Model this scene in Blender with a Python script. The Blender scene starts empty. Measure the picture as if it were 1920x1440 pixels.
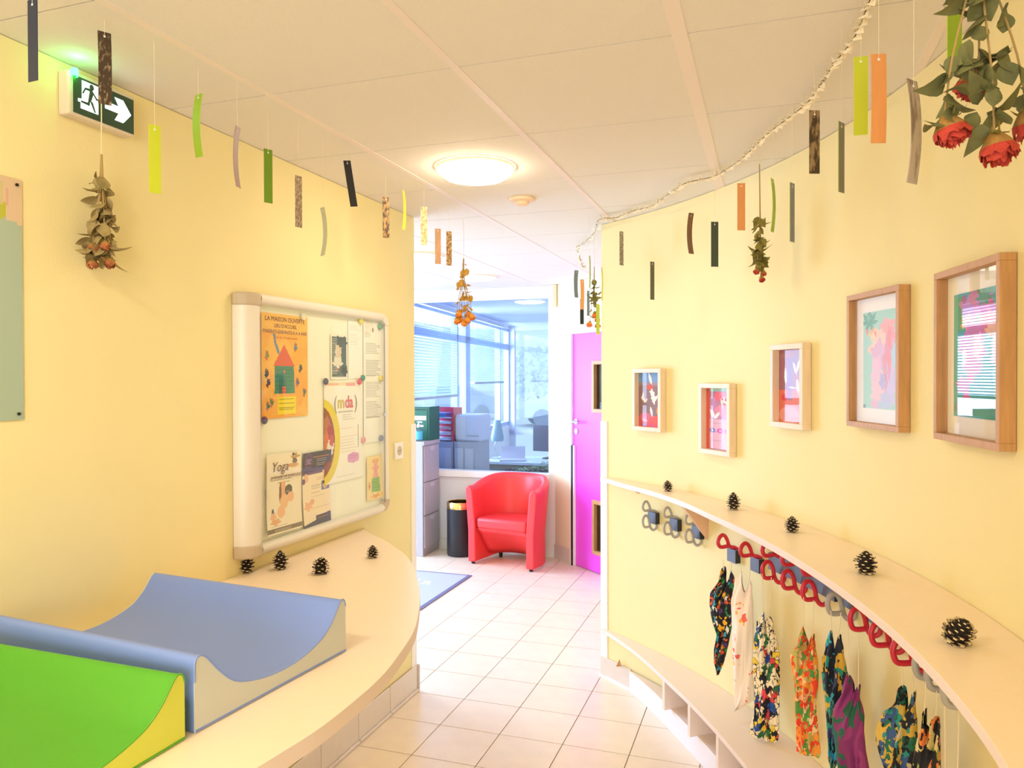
import bpy, bmesh, math, random
import numpy as np
from mathutils import Vector, Matrix

PI = math.pi
rad = math.radians
SC = bpy.context.scene
COL = SC.collection

# ------------------------------------------------------------------ camera, sky, lights, exposure
CAM_H, CEIL = 1.665, 2.507
cd = bpy.data.cameras.new('camera'); cam = bpy.data.objects.new('camera', cd); COL.objects.link(cam)
cd.sensor_width = 36.0; cd.lens = 1411.64 / 1920 * 36.0; cd.clip_start = 0.02; cd.clip_end = 300
_p, _r = -0.00949, -0.00274
_f = Vector((0, math.cos(_p), math.sin(_p))); _u = Vector((0, -math.sin(_p), math.cos(_p))); _x = Vector((1, 0, 0))
_rx = _x * math.cos(_r) + _u * math.sin(_r); _ru = _u * math.cos(_r) - _x * math.sin(_r)
cam.matrix_world = Matrix(((_rx.x, _ru.x, -_f.x, 0), (_rx.y, _ru.y, -_f.y, 0), (_rx.z, _ru.z, -_f.z, CAM_H), (0, 0, 0, 1)))
SC.camera = cam

W = bpy.data.worlds.new('world'); SC.world = W; W.use_nodes = True
bg = W.node_tree.nodes['Background']; bg.inputs[0].default_value = (0.66, 0.83, 1.0, 1); bg.inputs[1].default_value = 1.15

vs = SC.view_settings
vs.view_transform = 'Standard'; vs.look = 'None'; vs.exposure = 0.38; vs.gamma = 1.0
try: vs.use_curve_mapping = False
except Exception: pass
SC.cycles.max_bounces = 9; SC.cycles.diffuse_bounces = 5; SC.cycles.glossy_bounces = 4
SC.cycles.transparent_max_bounces = 16; SC.cycles.sample_clamp_indirect = 6.0
SC.cycles.caustics_reflective = False; SC.cycles.caustics_refractive = False

GA = 0.3293                                                     # direction of the corridor grid against the view axis
D1 = Vector((math.sin(GA), math.cos(GA), 0)); D2 = Vector((math.cos(GA), -math.sin(GA), 0))
W0 = Vector((-0.516, 3.985, 0))                                 # end corner of the left corridor wall
RC = Vector((-2.136, 2.237, 0)); RR = 3.271                     # axis and radius of the curved right wall
P0 = Vector((0.375, 6.93, 0))                                   # right end of the glazed partition
def LW(s, off, z=0.0): return W0 + D1 * s + D2 * off + Vector((0, 0, z))
def RW(ang, dep, z=0.0):
    a = rad(ang); return RC + Vector((math.cos(a), math.sin(a), 0)) * (RR - dep) + Vector((0, 0, z))
def PT(t, w, z=0.0): return P0 + D2 * t + D1 * w + Vector((0, 0, z))
ROT_L = PI / 2 - GA            # local +y goes into the left wall
ROT_P = -GA                    # local +y goes through the partition
def ROT_R(ang): return rad(ang) - PI / 2

def area(name, loc, target, sx, sy, power, col):
    l = bpy.data.lights.new(name, 'AREA'); l.shape = 'RECTANGLE'; l.size = sx; l.size_y = sy; l.energy = power; l.color = col
    o = bpy.data.objects.new(name, l); COL.objects.link(o); o.location = loc
    o.rotation_euler = (Vector(target) - Vector(loc)).to_track_quat('-Z', 'Y').to_euler(); return o
# daylight through the lobby entrance and office windows; the rear light is an added fill
area('daylight_entrance', LW(1.62, -3.35, 1.35), LW(1.62, 0, 0.95), 2.5, 2.0, 238, (0.57, 0.78, 1.18))
area('daylight_office', (-1.9, 10.4, 1.6), (1.0, 9.4, 1.2), 4.2, 1.9, 500, (0.80, 0.91, 1.0))
area('fill_rear', (-1.0, -2.56, 1.35), (-0.4, 3.0, 1.35), 2.6, 1.9, 90, (1.0, 0.965, 0.94))
LAMP_WARM, LAMP_LOBBY, LAMP_FILL = 23.0, 3.5, 54.0

# ------------------------------------------------------------------ materials
def lin(c):
    return tuple(((x / 255) / 12.92 if x / 255 <= 0.04045 else ((x / 255 + 0.055) / 1.055) ** 2.4) for x in c)
_M = {}
def mat(name, rgb, rough=0.6, metal=0.0, noise=0.0, nscale=8.0, bump=0.0, bscale=60.0, emit=0.0, spec=0.5, stretch=None):
    if name in _M: return _M[name]
    m = bpy.data.materials.new(name); m.use_nodes = True; nt = m.node_tree; b = nt.nodes['Principled BSDF']
    c = lin(rgb); b.inputs['Base Color'].default_value = (*c, 1); b.inputs['Roughness'].default_value = rough
    b.inputs['Metallic'].default_value = metal; b.inputs['Specular IOR Level'].default_value = spec
    m.diffuse_color = (*c, 1)
    tc = None
    if noise or bump:
        tc = nt.nodes.new('ShaderNodeTexCoord'); src = tc.outputs['Object']
        if stretch:
            mp = nt.nodes.new('ShaderNodeMapping'); mp.inputs['Scale'].default_value = stretch; nt.links.new(src, mp.inputs[0]); src = mp.outputs[0]
    if noise:
        n = nt.nodes.new('ShaderNodeTexNoise'); n.inputs['Scale'].default_value = nscale; n.inputs['Detail'].default_value = 5
        nt.links.new(src, n.inputs['Vector'])
        r = nt.nodes.new('ShaderNodeValToRGB')
        r.color_ramp.elements[0].position = 0.3; r.color_ramp.elements[1].position = 0.7
        r.color_ramp.elements[0].color = (*[x * (1 - noise) for x in c], 1); r.color_ramp.elements[1].color = (*[min(1, x * (1 + noise)) for x in c], 1)
        nt.links.new(n.outputs['Fac'], r.inputs[0]); nt.links.new(r.outputs[0], b.inputs['Base Color'])
    if bump:
        n2 = nt.nodes.new('ShaderNodeTexNoise'); n2.inputs['Scale'].default_value = bscale; n2.inputs['Detail'].default_value = 4
        nt.links.new(src, n2.inputs['Vector'])
        bp = nt.nodes.new('ShaderNodeBump'); bp.inputs['Strength'].default_value = bump; bp.inputs['Distance'].default_value = 0.004
        nt.links.new(n2.outputs['Fac'], bp.inputs['Height']); nt.links.new(bp.outputs[0], b.inputs['Normal'])
    if emit:
        b.inputs['Emission Color'].default_value = (*c, 1); b.inputs['Emission Strength'].default_value = emit
    _M[name] = m; return m

def glass(name, refl=0.10, tint=(255, 255, 255), rough=0.0):
    if name in _M: return _M[name]
    m = bpy.data.materials.new(name); m.use_nodes = True; nt = m.node_tree; nt.nodes.remove(nt.nodes['Principled BSDF'])
    out = nt.nodes['Material Output']; mx = nt.nodes.new('ShaderNodeMixShader'); t = nt.nodes.new('ShaderNodeBsdfTransparent'); g = nt.nodes.new('ShaderNodeBsdfGlossy')
    t.inputs[0].default_value = (*lin(tint), 1); g.inputs['Roughness'].default_value = rough
    lw = nt.nodes.new('ShaderNodeLayerWeight'); lw.inputs['Blend'].default_value = 0.35
    mm = nt.nodes.new('ShaderNodeMapRange'); mm.inputs['To Min'].default_value = refl * 0.55; mm.inputs['To Max'].default_value = min(1, refl * 3.2)
    nt.links.new(lw.outputs['Fresnel'], mm.inputs['Value']); nt.links.new(mm.outputs[0], mx.inputs[0])
    nt.links.new(t.outputs[0], mx.inputs[1]); nt.links.new(g.outputs[0], mx.inputs[2]); nt.links.new(mx.outputs[0], out.inputs[0])
    m.diffuse_color = (0.8, 0.9, 1, 0.3); _M[name] = m; return m

def fabric(name, cols, scale=14.0, warp=0.6, rough=0.85, line=None, lw=0.05, stretch=(1, 1, 0.7), seed=0.0):
    """printed cloth: warped colour cells, with drawn outlines if line is given"""
    m = bpy.data.materials.new(name); m.use_nodes = True; nt = m.node_tree; b = nt.nodes['Principled BSDF']; b.inputs['Roughness'].default_value = rough
    tc = nt.nodes.new('ShaderNodeTexCoord'); mp = nt.nodes.new('ShaderNodeMapping'); mp.inputs['Scale'].default_value = stretch; mp.inputs['Location'].default_value = (seed, seed * 0.7, seed * 1.3)
    nt.links.new(tc.outputs['Object'], mp.inputs[0])
    n = nt.nodes.new('ShaderNodeTexNoise'); n.inputs['Scale'].default_value = scale * 0.9; n.inputs['Detail'].default_value = 2
    nt.links.new(mp.outputs[0], n.inputs['Vector'])
    ma = nt.nodes.new('ShaderNodeVectorMath'); ma.operation = 'SCALE'; ma.inputs['Scale'].default_value = warp / scale * 4
    nt.links.new(n.outputs['Color'], ma.inputs[0]); ad = nt.nodes.new('ShaderNodeVectorMath'); ad.operation = 'ADD'
    nt.links.new(mp.outputs[0], ad.inputs[0]); nt.links.new(ma.outputs[0], ad.inputs[1])
    v = nt.nodes.new('ShaderNodeTexVoronoi'); v.inputs['Scale'].default_value = scale; nt.links.new(ad.outputs[0], v.inputs['Vector'])
    sp = nt.nodes.new('ShaderNodeSeparateColor'); nt.links.new(v.outputs['Color'], sp.inputs[0])
    r = nt.nodes.new('ShaderNodeValToRGB'); r.color_ramp.interpolation = 'CONSTANT'
    els = r.color_ramp.elements; tot = sum(w for _, w in cols); acc = 0
    for i, (c, w) in enumerate(cols):
        e = els[i] if i < 2 else els.new(acc / tot)
        e.position = acc / tot; e.color = (*lin(c), 1); acc += w
    nt.links.new(sp.outputs[0], r.inputs[0]); colout = r.outputs[0]
    if line:
        v2 = nt.nodes.new('ShaderNodeTexVoronoi'); v2.feature = 'DISTANCE_TO_EDGE'; v2.inputs['Scale'].default_value = scale; nt.links.new(ad.outputs[0], v2.inputs['Vector'])
        lt = nt.nodes.new('ShaderNodeMath'); lt.operation = 'LESS_THAN'; lt.inputs[1].default_value = lw; nt.links.new(v2.outputs['Distance'], lt.inputs[0])
        mix = nt.nodes.new('ShaderNodeMix'); mix.data_type = 'RGBA'; nt.links.new(lt.outputs[0], mix.inputs[0]); nt.links.new(colout, mix.inputs[6]); mix.inputs[7].default_value = (*lin(line), 1); colout = mix.outputs[2]
    nt.links.new(colout, b.inputs['Base Color']); m.diffuse_color = (*lin(cols[0][0]), 1); return m

def paint_mat():
    if 'print' in _M: return _M['print']
    m = bpy.data.materials.new('print'); m.use_nodes = True; nt = m.node_tree; b = nt.nodes['Principled BSDF']; b.inputs['Roughness'].default_value = 0.7
    a = nt.nodes.new('ShaderNodeVertexColor'); a.layer_name = 'ink'; nt.links.new(a.outputs['Color'], b.inputs['Base Color']); _M['print'] = m; return m

YELLOW = mat('yellow_wall_paint', (242, 227, 170), 0.75, noise=0.012, nscale=2.5, bump=0.12, bscale=140)
WHITE_PAINT = mat('white_paint', (240, 238, 236), 0.6)
CEIL_M = mat('ceiling_tile_white', (233, 226, 218), 0.9, noise=0.02, nscale=160, bump=0.15, bscale=300)
RAIL_M = mat('ceiling_rail', (240, 226, 218), 0.5)
CREAM = mat('cream_laminate', (252, 232, 206), 0.38, noise=0.01, nscale=40)
EDGE_M = mat('pale_edge_band', (240, 222, 214), 0.5)
BOARD_M = mat('pale_board', (243, 226, 214), 0.5)
TILE_M = mat('beige_floor_tile', (246, 229, 207), 0.28, noise=0.035, nscale=9, bump=0.03, bscale=90)
GROUT = mat('grout', (150, 128, 108), 0.9)
SKIRT = mat('skirting_tile', (226, 214, 206), 0.35, noise=0.02, nscale=20)
GUARD_M = mat('corner_guard_plastic', (247, 243, 240), 0.45)
OAK = mat('oak_wood', (196, 148, 98), 0.5, noise=0.12, nscale=14, stretch=(6, 6, 0.7))
LIGHTWOOD = mat('pale_wood', (236, 212, 182), 0.5, noise=0.05, nscale=14, stretch=(6, 6, 0.7))
BLACK = mat('black', (20, 20, 22), 0.5)
STEEL = mat('brushed_steel', (205, 205, 208), 0.28, metal=1.0)
ALU = mat('aluminium', (232, 224, 210), 0.5, metal=0.1)
CLEAR = glass('clear_glass', 0.09)
FRAMEGLASS = glass('picture_glass', 0.042)
BOARDGLASS = glass('board_glass', 0.03, (254, 255, 254))
THREAD = mat('nylon_thread', (235, 225, 200), 0.5)
CORD = mat('cream_cord', (236, 218, 184), 0.8)

# ------------------------------------------------------------------ mesh helpers
class G:
    def __init__(s): s.v = []; s.f = []; s.m = []
    def add(s, vs, fs, m=0):
        o = len(s.v); s.v += [tuple(p) for p in vs]; s.f += [tuple(i + o for i in q) for q in fs]; s.m += [m] * len(fs); return s
    def box(s, x0, x1, y0, y1, z0, z1, m=0):
        return s.add([(x0, y0, z0), (x1, y0, z0), (x1, y1, z0), (x0, y1, z0), (x0, y0, z1), (x1, y0, z1), (x1, y1, z1), (x0, y1, z1)],
                     [(0, 3, 2, 1), (4, 5, 6, 7), (0, 1, 5, 4), (1, 2, 6, 5), (2, 3, 7, 6), (3, 0, 4, 7)], m)
    def prism(s, poly, y0, y1, m=0, mside=None):
        """poly in (x, z), extruded along y"""
        n = len(poly); vs = [(x, y0, z) for x, z in poly] + [(x, y1, z) for x, z in poly]
        s.add(vs, [tuple(range(n)), tuple(range(2 * n - 1, n - 1, -1))], m)
        return s.add(vs, [(i, i + n, (i + 1) % n + n, (i + 1) % n) for i in range(n)], m if mside is None else mside)
    def slab(s, poly, z0, z1, m=0, mside=None):
        n = len(poly); vs = [(x, y, z0) for x, y in poly] + [(x, y, z1) for x, y in poly]
        s.add(vs, [tuple(range(n - 1, -1, -1)), tuple(range(n, 2 * n))], m)
        return s.add(vs, [(i, (i + 1) % n, (i + 1) % n + n, i + n) for i in range(n)], m if mside is None else mside)
    def tube(s, path, r, n=8, m=0, closed=False, caps=True):
        P = [Vector(p) for p in path]; N = len(P); rs = r if hasattr(r, '__len__') else [r] * N
        ref = None; vs = []
        for i, p in enumerate(P):
            a = P[(i - 1) % N] if (closed or i > 0) else p; b = P[(i + 1) % N] if (closed or i < N - 1) else p
            t = (b - a).normalized() if (b - a).length > 1e-9 else Vector((0, 0, 1))
            if ref is None: ref = Vector((0, 0, 1)) if abs(t.z) < 0.9 else Vector((1, 0, 0))
            u = (ref - t * ref.dot(t)).normalized(); w = t.cross(u); ref = u
            for k in range(n):
                c = 2 * PI * k / n; vs.append(p + u * (math.cos(c) * rs[i]) + w * (math.sin(c) * rs[i]))
        fs = []
        for i in range(N if closed else N - 1):
            j = (i + 1) % N
            for k in range(n): fs.append((i * n + k, i * n + (k + 1) % n, j * n + (k + 1) % n, j * n + k))
        if caps and not closed: fs += [tuple(range(n - 1, -1, -1)), tuple((N - 1) * n + k for k in range(n))]
        return s.add(vs, fs, m)
    def lathe(s, prof, n=24, m=0, c=(0, 0)):
        vs = []; fs = []; K = len(prof)
        for k in range(n):
            a = 2 * PI * k / n
            for r, z in prof: vs.append((c[0] + r * math.cos(a), c[1] + r * math.sin(a), z))
        for k in range(n):
            j = (k + 1) % n
            for i in range(K - 1): fs.append((k * K + i, j * K + i, j * K + i + 1, k * K + i + 1))
        return s.add(vs, fs, m)
    def strip(s, a, b, z0, z1, m=0, mfront=None):
        """board between two matching lists of plan points (a: back, b: front)"""
        n = len(a); vs = []
        for p, q in zip(a, b): vs += [(p[0], p[1], z0), (q[0], q[1], z0), (q[0], q[1], z1), (p[0], p[1], z1)]
        fs = []; ff = []
        for i in range(n - 1):
            o, t = 4 * i, 4 * i + 4
            fs += [(o, t, t + 1, o + 1), (o + 2, t + 2, t + 3, o + 3), (o + 3, t + 3, t, o)]; ff.append((o + 1, t + 1, t + 2, o + 2))
        fs += [(0, 1, 2, 3), (4 * n - 1, 4 * n - 2, 4 * n - 3, 4 * n - 4)]
        s.add(vs, fs, m); return s.add(vs, ff, m if mfront is None else mfront)

def link(name, data, parent=None, loc=(0, 0, 0), rz=0.0):
    o = bpy.data.objects.new(name, data); COL.objects.link(o)
    if parent is not None: o.parent = parent
    o.location = loc; o.rotation_euler = (0, 0, rz); return o
def mesh(g, name, mats, smooth=False, angle=None):
    me = bpy.data.meshes.new(name); me.from_pydata(g.v, [], g.f)
    for m in (mats if isinstance(mats, (list, tuple)) else [mats]): me.materials.append(m)
    me.polygons.foreach_set('material_index', g.m)
    if smooth: me.polygons.foreach_set('use_smooth', [True] * len(g.f))
    bm = bmesh.new(); bm.from_mesh(me); bmesh.ops.remove_doubles(bm, verts=bm.verts, dist=1e-6); bmesh.ops.recalc_face_normals(bm, faces=bm.faces); bm.to_mesh(me); bm.free()
    if smooth and angle: me.set_sharp_from_angle(angle=rad(angle))
    me.update(); return me
def obj(name, g, mats, parent=None, loc=(0, 0, 0), rz=0.0, bev=0.0, smooth=False, angle=40, sub=0, kind=None, seg=2):
    o = link(name, mesh(g, name, mats, smooth, angle), parent, loc, rz)
    if bev:
        b = o.modifiers.new('bevel', 'BEVEL'); b.width = bev; b.segments = seg; b.limit_method = 'ANGLE'; b.angle_limit = rad(35)
    if sub:
        q = o.modifiers.new('sub', 'SUBSURF'); q.levels = sub; q.render_levels = sub
    if kind: o['kind'] = kind
    return o
def tag(o, label, cat, group=None):
    o['label'] = label; o['category'] = cat
    if group: o['group'] = group
    return o
def thing(name, label, cat, loc=(0, 0, 0), rz=0.0, group=None):
    o = bpy.data.objects.new(name, None); o.empty_display_size = 0.05; COL.objects.link(o)
    o.location = loc; o.rotation_euler = (0, 0, rz); return tag(o, label, cat, group)
def dup(root, loc, rz, label, group=None):
    r = root.copy(); COL.objects.link(r); r.location = loc; r.rotation_euler = (0, 0, rz); r['label'] = label
    if group: r['group'] = group
    for ch in root.children:
        c = ch.copy(); COL.objects.link(c); c.parent = r
        for g2 in ch.children:
            d = g2.copy(); COL.objects.link(d); d.parent = c
    return r
def struct(name, g, mats, loc=(0, 0, 0), rz=0.0, **k): return obj(name, g, mats, None, loc, rz, kind='structure', **k)
def curve_pts(pts, n):
    """Catmull-Rom through 2-D or 3-D points"""
    P = [Vector(p) for p in pts]; out = []
    for i in range(len(P) - 1):
        a, b, c, d = P[max(i - 1, 0)], P[i], P[i + 1], P[min(i + 2, len(P) - 1)]
        for k in range(n):
            t = k / n; out.append(0.5 * ((2 * b) + (c - a) * t + (2 * a - 5 * b + 4 * c - d) * t * t + (3 * b - a - 3 * c + d) * t ** 3))
    out.append(P[-1]); return out

class Canvas:
    """a flat print: a sheet of small coloured cells"""
    def __init__(s, w, h, bgc): s.w, s.h = w, h; s.a = np.zeros((h, w, 3)); s.a[:] = bgc; s.Y, s.X = np.mgrid[0:h, 0:w] + 0.5
    def put(s, mask, c, al=1.0): s.a[mask] = s.a[mask] * (1 - al) + np.array(c, float) * al; return s
    def rect(s, x0, y0, x1, y1, c, al=1.0): return s.put((s.X >= x0 * s.w) & (s.X < x1 * s.w) & (s.Y >= y0 * s.h) & (s.Y < y1 * s.h), c, al)
    def ell(s, cx, cy, rx, ry, c, al=1.0, wob=0.0, k=5, ph=0.0):
        dx = (s.X / s.w - cx) / rx; dy = (s.Y / s.h - cy) / ry; a = np.arctan2(dy, dx)
        return s.put(np.hypot(dx, dy) < 1 + wob * np.sin(k * a + ph) + wob * 0.6 * np.sin((2 * k + 1) * a + 2 * ph), c, al)
    def poly(s, pts, c, al=1.0):
        x, y = s.X / s.w, s.Y / s.h; ins = np.zeros(x.shape, bool); n = len(pts)
        for i in range(n):
            (x0, y0), (x1, y1) = pts[i], pts[(i + 1) % n]
            if y0 == y1: continue
            ins ^= ((y0 > y) != (y1 > y)) & (x < (x1 - x0) * (y - y0) / (y1 - y0) + x0)
        return s.put(ins, c, al)
    def lines(s, x0, x1, ys, c, seed=1, th=1, al=0.7, short=0.35):
        r = random.Random(seed)
        for y in ys: s.rect(x0, y, x0 + (x1 - x0) * (1 - short * r.random()), y + th / s.h, c, al)
        return s
    def leaf(s, cx, cy, L, wd, ang, c, al=1.0):
        dx = (s.X / s.w - cx) * s.w; dy = (s.Y / s.h - cy) * s.h; ca, sa = math.cos(ang), math.sin(ang)
        u = (dx * ca + dy * sa) / (L * s.h); v = (-dx * sa + dy * ca) / (wd * s.h)
        return s.put((np.abs(u) < 1) & (np.abs(v) < (1 - u * u) * (1 + 0.25 * np.sin(u * 14))), c, al)
    def sheet(s, name, width, height, parent, loc=(0, 0, 0), bend=None, base=None):
        """upright sheet in local x-z, origin at its middle, facing -y; bend(u, v) -> y"""
        w, h = s.w, s.h; gx = np.linspace(-width / 2, width / 2, w + 1); gz = np.linspace(height / 2, -height / 2, h + 1)
        X, Z = np.meshgrid(gx, gz); Yv = np.zeros_like(X)
        if bend is not None: Yv = bend(X / width + 0.5, 0.5 - Z / height)
        co = np.stack([X, Yv, Z], -1).reshape(-1, 3)
        i = np.arange(h)[:, None] * (w + 1) + np.arange(w)[None, :]
        q = np.stack([i, i + w + 1, i + w + 2, i + 1], -1).reshape(-1, 4)
        me = bpy.data.meshes.new(name); me.vertices.add(len(co)); me.vertices.foreach_set('co', co.ravel())
        me.loops.add(q.size); me.loops.foreach_set('vertex_index', q.ravel().astype(np.int32))
        me.polygons.add(len(q)); me.polygons.foreach_set('loop_start', np.arange(0, q.size, 4, dtype=np.int32))
        me.update(calc_edges=True)
        rgb = np.clip(s.a.reshape(-1, 3) / 255, 0, 1); rgb = np.where(rgb <= 0.04045, rgb / 12.92, ((rgb + 0.055) / 1.055) ** 2.4)
        col = np.repeat(np.concatenate([rgb, np.ones((len(rgb), 1))], 1), 4, 0).astype(np.float32)
        at = me.color_attributes.new('ink', 'FLOAT_COLOR', 'CORNER'); at.data.foreach_set('color', col.ravel())
        me.materials.append(paint_mat()); me.polygons.foreach_set('use_smooth', [True] * len(q))
        return link(name, me, parent, loc)

def lettering(text, size, m, parent, x, z, y, name='lettering', slant=0.0, align='LEFT', bold=0.0):
    c = bpy.data.curves.new('t', 'FONT'); c.body = text; c.size = size; c.align_x = align; c.shear = slant; c.offset = bold; c.resolution_u = 3
    o = bpy.data.objects.new('t', c); COL.objects.link(o); dg = bpy.context.evaluated_depsgraph_get(); dg.update()
    me = bpy.data.meshes.new_from_object(o.evaluated_get(dg)); bpy.data.objects.remove(o); bpy.data.curves.remove(c)
    n = len(me.vertices); a = np.empty(n * 3); me.vertices.foreach_get('co', a); a = a.reshape(-1, 3)
    b = np.stack([a[:, 0] + x, np.full(n, y), a[:, 1] + z], -1); me.vertices.foreach_set('co', b.ravel()); me.materials.clear(); me.materials.append(m); me.name = name
    for p in me.polygons: p.material_index = 0
    me.update(); return link(name, me, parent)

# ================================================================== the room shell
# ---- floor: base with single tiles on the corridor grid
g = G(); g.slab([LW(-6.5, -4.0)[:2], LW(-6.5, 5.0)[:2], LW(8.2, 5.5)[:2], LW(8.2, -4.0)[:2]], -0.12, -0.0035); floor = struct('floor', g, GROUT)
TS = 0.303; F0 = Vector((-0.4474, 3.3032, 0))
g = G(); h = TS / 2 - 0.0022; g.slab([(-h, -h), (h, -h), (h, h), (-h, h)], -0.009, 0.0)
tile_me = mesh(g, 'tile', TILE_M)
def in_plan(p, poly):
    r = False; n = len(poly)
    for i in range(n):
        a, b = poly[i], poly[(i + 1) % n]
        if (a[1] > p[1]) != (b[1] > p[1]) and p[0] < (b[0] - a[0]) * (p[1] - a[1]) / (b[1] - a[1]) + a[0]: r = not r
    return r
CORR = [LW(-3.2, 0)[:2], LW(0, 0)[:2]] + [RW(a, 0)[:2] for a in (37, 28, 20, 10, 0, -8, -16)] + [(0.6, 0.9)]
LOBBY = [LW(0, -1.7)[:2], LW(0, 0)[:2], RW(36.4, 0)[:2], (1.0, 4.6), (1.05, 5.8), (0.40, 6.92), PT(-1.9, 0)[:2]]
nt_ = 0
for i in range(-9, 16):
    for j in range(-9, 10):
        c = F0 + D1 * (TS * (i + 0.5)) + D2 * (TS * (j + 0.5))
        if any(in_plan((c.x + dx, c.y + dy), Q) for Q in (CORR, LOBBY) for dx in (-.14, 0, .14) for dy in (-.14, 0, .14)):
            link('tile', tile_me, floor, c, -GA); nt_ += 1

# ---- ceiling: backing, single panels, grid rails
g = G(); g.slab([LW(-6.5, -4.0)[:2], LW(-6.5, 5.0)[:2], LW(8.2, 5.5)[:2], LW(8.2, -4.0)[:2]], CEIL + 0.02, CEIL + 0.12)
ceiling = struct('ceiling', g, mat('plenum', (196, 178, 158), 0.9))
C0 = Vector((-0.1524, 2.0571, 0))
g = G(); g.slab([(-.2915, -.2978), (.2915, -.2978), (.2915, .2978), (-.2915, .2978)], CEIL, CEIL + 0.015); panel_me = mesh(g, 'ceiling_panel', CEIL_M)
LAMP_C = Vector((-0.145, 3.03, 0))
for i in range(-5, 9):
    for j in range(-7, 5):
        c = C0 + D1 * (0.6 * (i + 0.5)) + D2 * (0.6 * (j + 0.5)); s_ = (c - W0).dot(D1)
        if s_ < 3.5 and c.y > -2: link('ceiling_panel', panel_me, ceiling, c, -GA)
for j, wd in ((-5, .024), (-4, .024), (-3, .024), (-2, .024), (-1, .024), (0, .024), (1, .038), (2, .024), (3, .024)):
    g = G(); g.box(-wd / 2, wd / 2, -4.2, 4.9, CEIL - 0.0016, CEIL + 0.004); obj('grid_rail', g, RAIL_M, ceiling, C0 + D2 * (0.6 * j), -GA)

# ---- left corridor wall and lobby walls
ZT = CEIL - 0.002
g = G(); g.box(-6.0, 0, 0.0, 0.13, 0, ZT); struct('wall_left', g, YELLOW, W0, ROT_L)
g = G(); g.box(-0.13, 0.0, 0.13, 3.6, 0, ZT); struct('wall_lobby_near', g, YELLOW, W0, ROT_L)
# entrance side of the lobby: glazed doors between a plinth and a bulkhead (out of sight of the camera, it lets the daylight in)
g = G(); g.box(0, .37, 3.2, 3.3, 0, ZT); g.box(2.87, 3.08, 3.2, 3.3, 0, ZT); g.box(.37, 2.87, 3.2, 3.3, 2.36, ZT); struct('wall_entrance', g, WHITE_PAINT, W0, ROT_L)
g = G()
for x in (.37, 1.18, 1.62, 2.45): 
    g.box(x, x + .07, 3.21, 3.29, 0, 2.36)
g.box(2.80, 2.87, 3.21, 3.29, 0, 2.36)
for z in (0.0, .62, 1.35, 2.29): g.box(.37, 2.87, 3.215, 3.285, z, z + .07)
entr = struct('window_1', g, WHITE_PAINT, W0, ROT_L)
g = G(); g.box(.4, 2.84, 3.245, 3.25, .05, 2.3); obj('pane', g, CLEAR, entr)

# ---- right corridor wall, an arc
def arcwall(a0, a1, d0, d1, z0, z1, n=60):
    A = [a0 + (a1 - a0) * i / n for i in range(n + 1)]; g = G(); g.strip([RW(a, d0) for a in A], [RW(a, d1) for a in A], z0, z1); return g
g = arcwall(36.4, -36, -0.12, 0.0, 0, ZT, 80); struct('wall_right', g, YELLOW, smooth=True, angle=30)
e0 = RW(-36, 0)
g = G(); g.box(e0.x, e0.x + .1, -2.4, e0.y + .03, 0, ZT); struct('wall_right_rear', g, YELLOW)
g = G(); g.box(-3.4, -2.32, -2.5, -2.4, 0, ZT); g.box(.32, e0.x + .1, -2.5, -2.4, 0, ZT); g.box(-2.32, .32, -2.5, -2.4, 0, .38); g.box(-2.32, .32, -2.5, -2.4, 2.32, ZT); struct('wall_rear', g, YELLOW)
g = G()
for x in (-2.32, -1.03, .26): g.box(x, x + .06, -2.49, -2.42, .38, 2.32)
for z in (.38, 2.26): g.box(-2.32, .32, -2.488, -2.422, z, z + .06)
fill_win = struct('fill_window', g, WHITE_PAINT)  # unseen window frame, added around the rear fill light
g = G(); g.box(-2.30, .30, -2.46, -2.455, .4, 2.3); obj('pane', g, CLEAR, fill_win)
# corner guards
for nm, prm in (('trim_1', 'l'), ('trim_2', 'r')):
    g = G()
    if prm == 'l':
        g.box(-.048, .005, -.005, 0, .13, 1.418); g.box(0.0, .005, -.005, .05, .13, 1.418); struct(nm, g, GUARD_M, W0, ROT_L, bev=.0015)
    else:
        c = RW(36.4, 0); g.box(-.004, .048, -.005, 0.001, .11, 1.418); g.box(-.005, 0.0, -.005, .06, .11, 1.418); struct(nm, g, GUARD_M, c, ROT_R(36.4), bev=.0015)

# ---- skirting tiles of the left wall (coved foot), each tile a part
g = G(); g.box(-4.5, 0.0, -.004, 0, 0, .135); bl = struct('baseboard_left', g, GROUT, W0, ROT_L)
g = G(); g.prism([(-.149, 0), (.149, 0), (.149, .14), (-.149, .14)], -.012, -.0045); g.prism([(-.149, 0.001), (.149, 0.001), (.149, .016), (-.149, .016)], -.022, -.012)
sk_me = mesh(g, 'skirting_tile', SKIRT)
for k in range(12):
    o = link('skirting_tile', sk_me, bl, (-.152 - .302 * k, 0, 0)); b_ = o.modifiers.new('b', 'BEVEL'); b_.width = .003
g = G(); g.box(0.003, .012, -.02, .12, 0, .14); obj('skirting_tile', g, SKIRT, bl)
# right corner skirting
g = arcwall(36.4, 32.2, 0.001, 0.012, 0, .112, 6); br_ = struct('baseboard_right', g, SKIRT, bev=.002)
g = arcwall(36.4, 32.2, 0.012, 0.021, 0, .014, 6); obj('cove_strip', g, mat('white_cove', (250, 248, 246), .4), br_)

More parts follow.
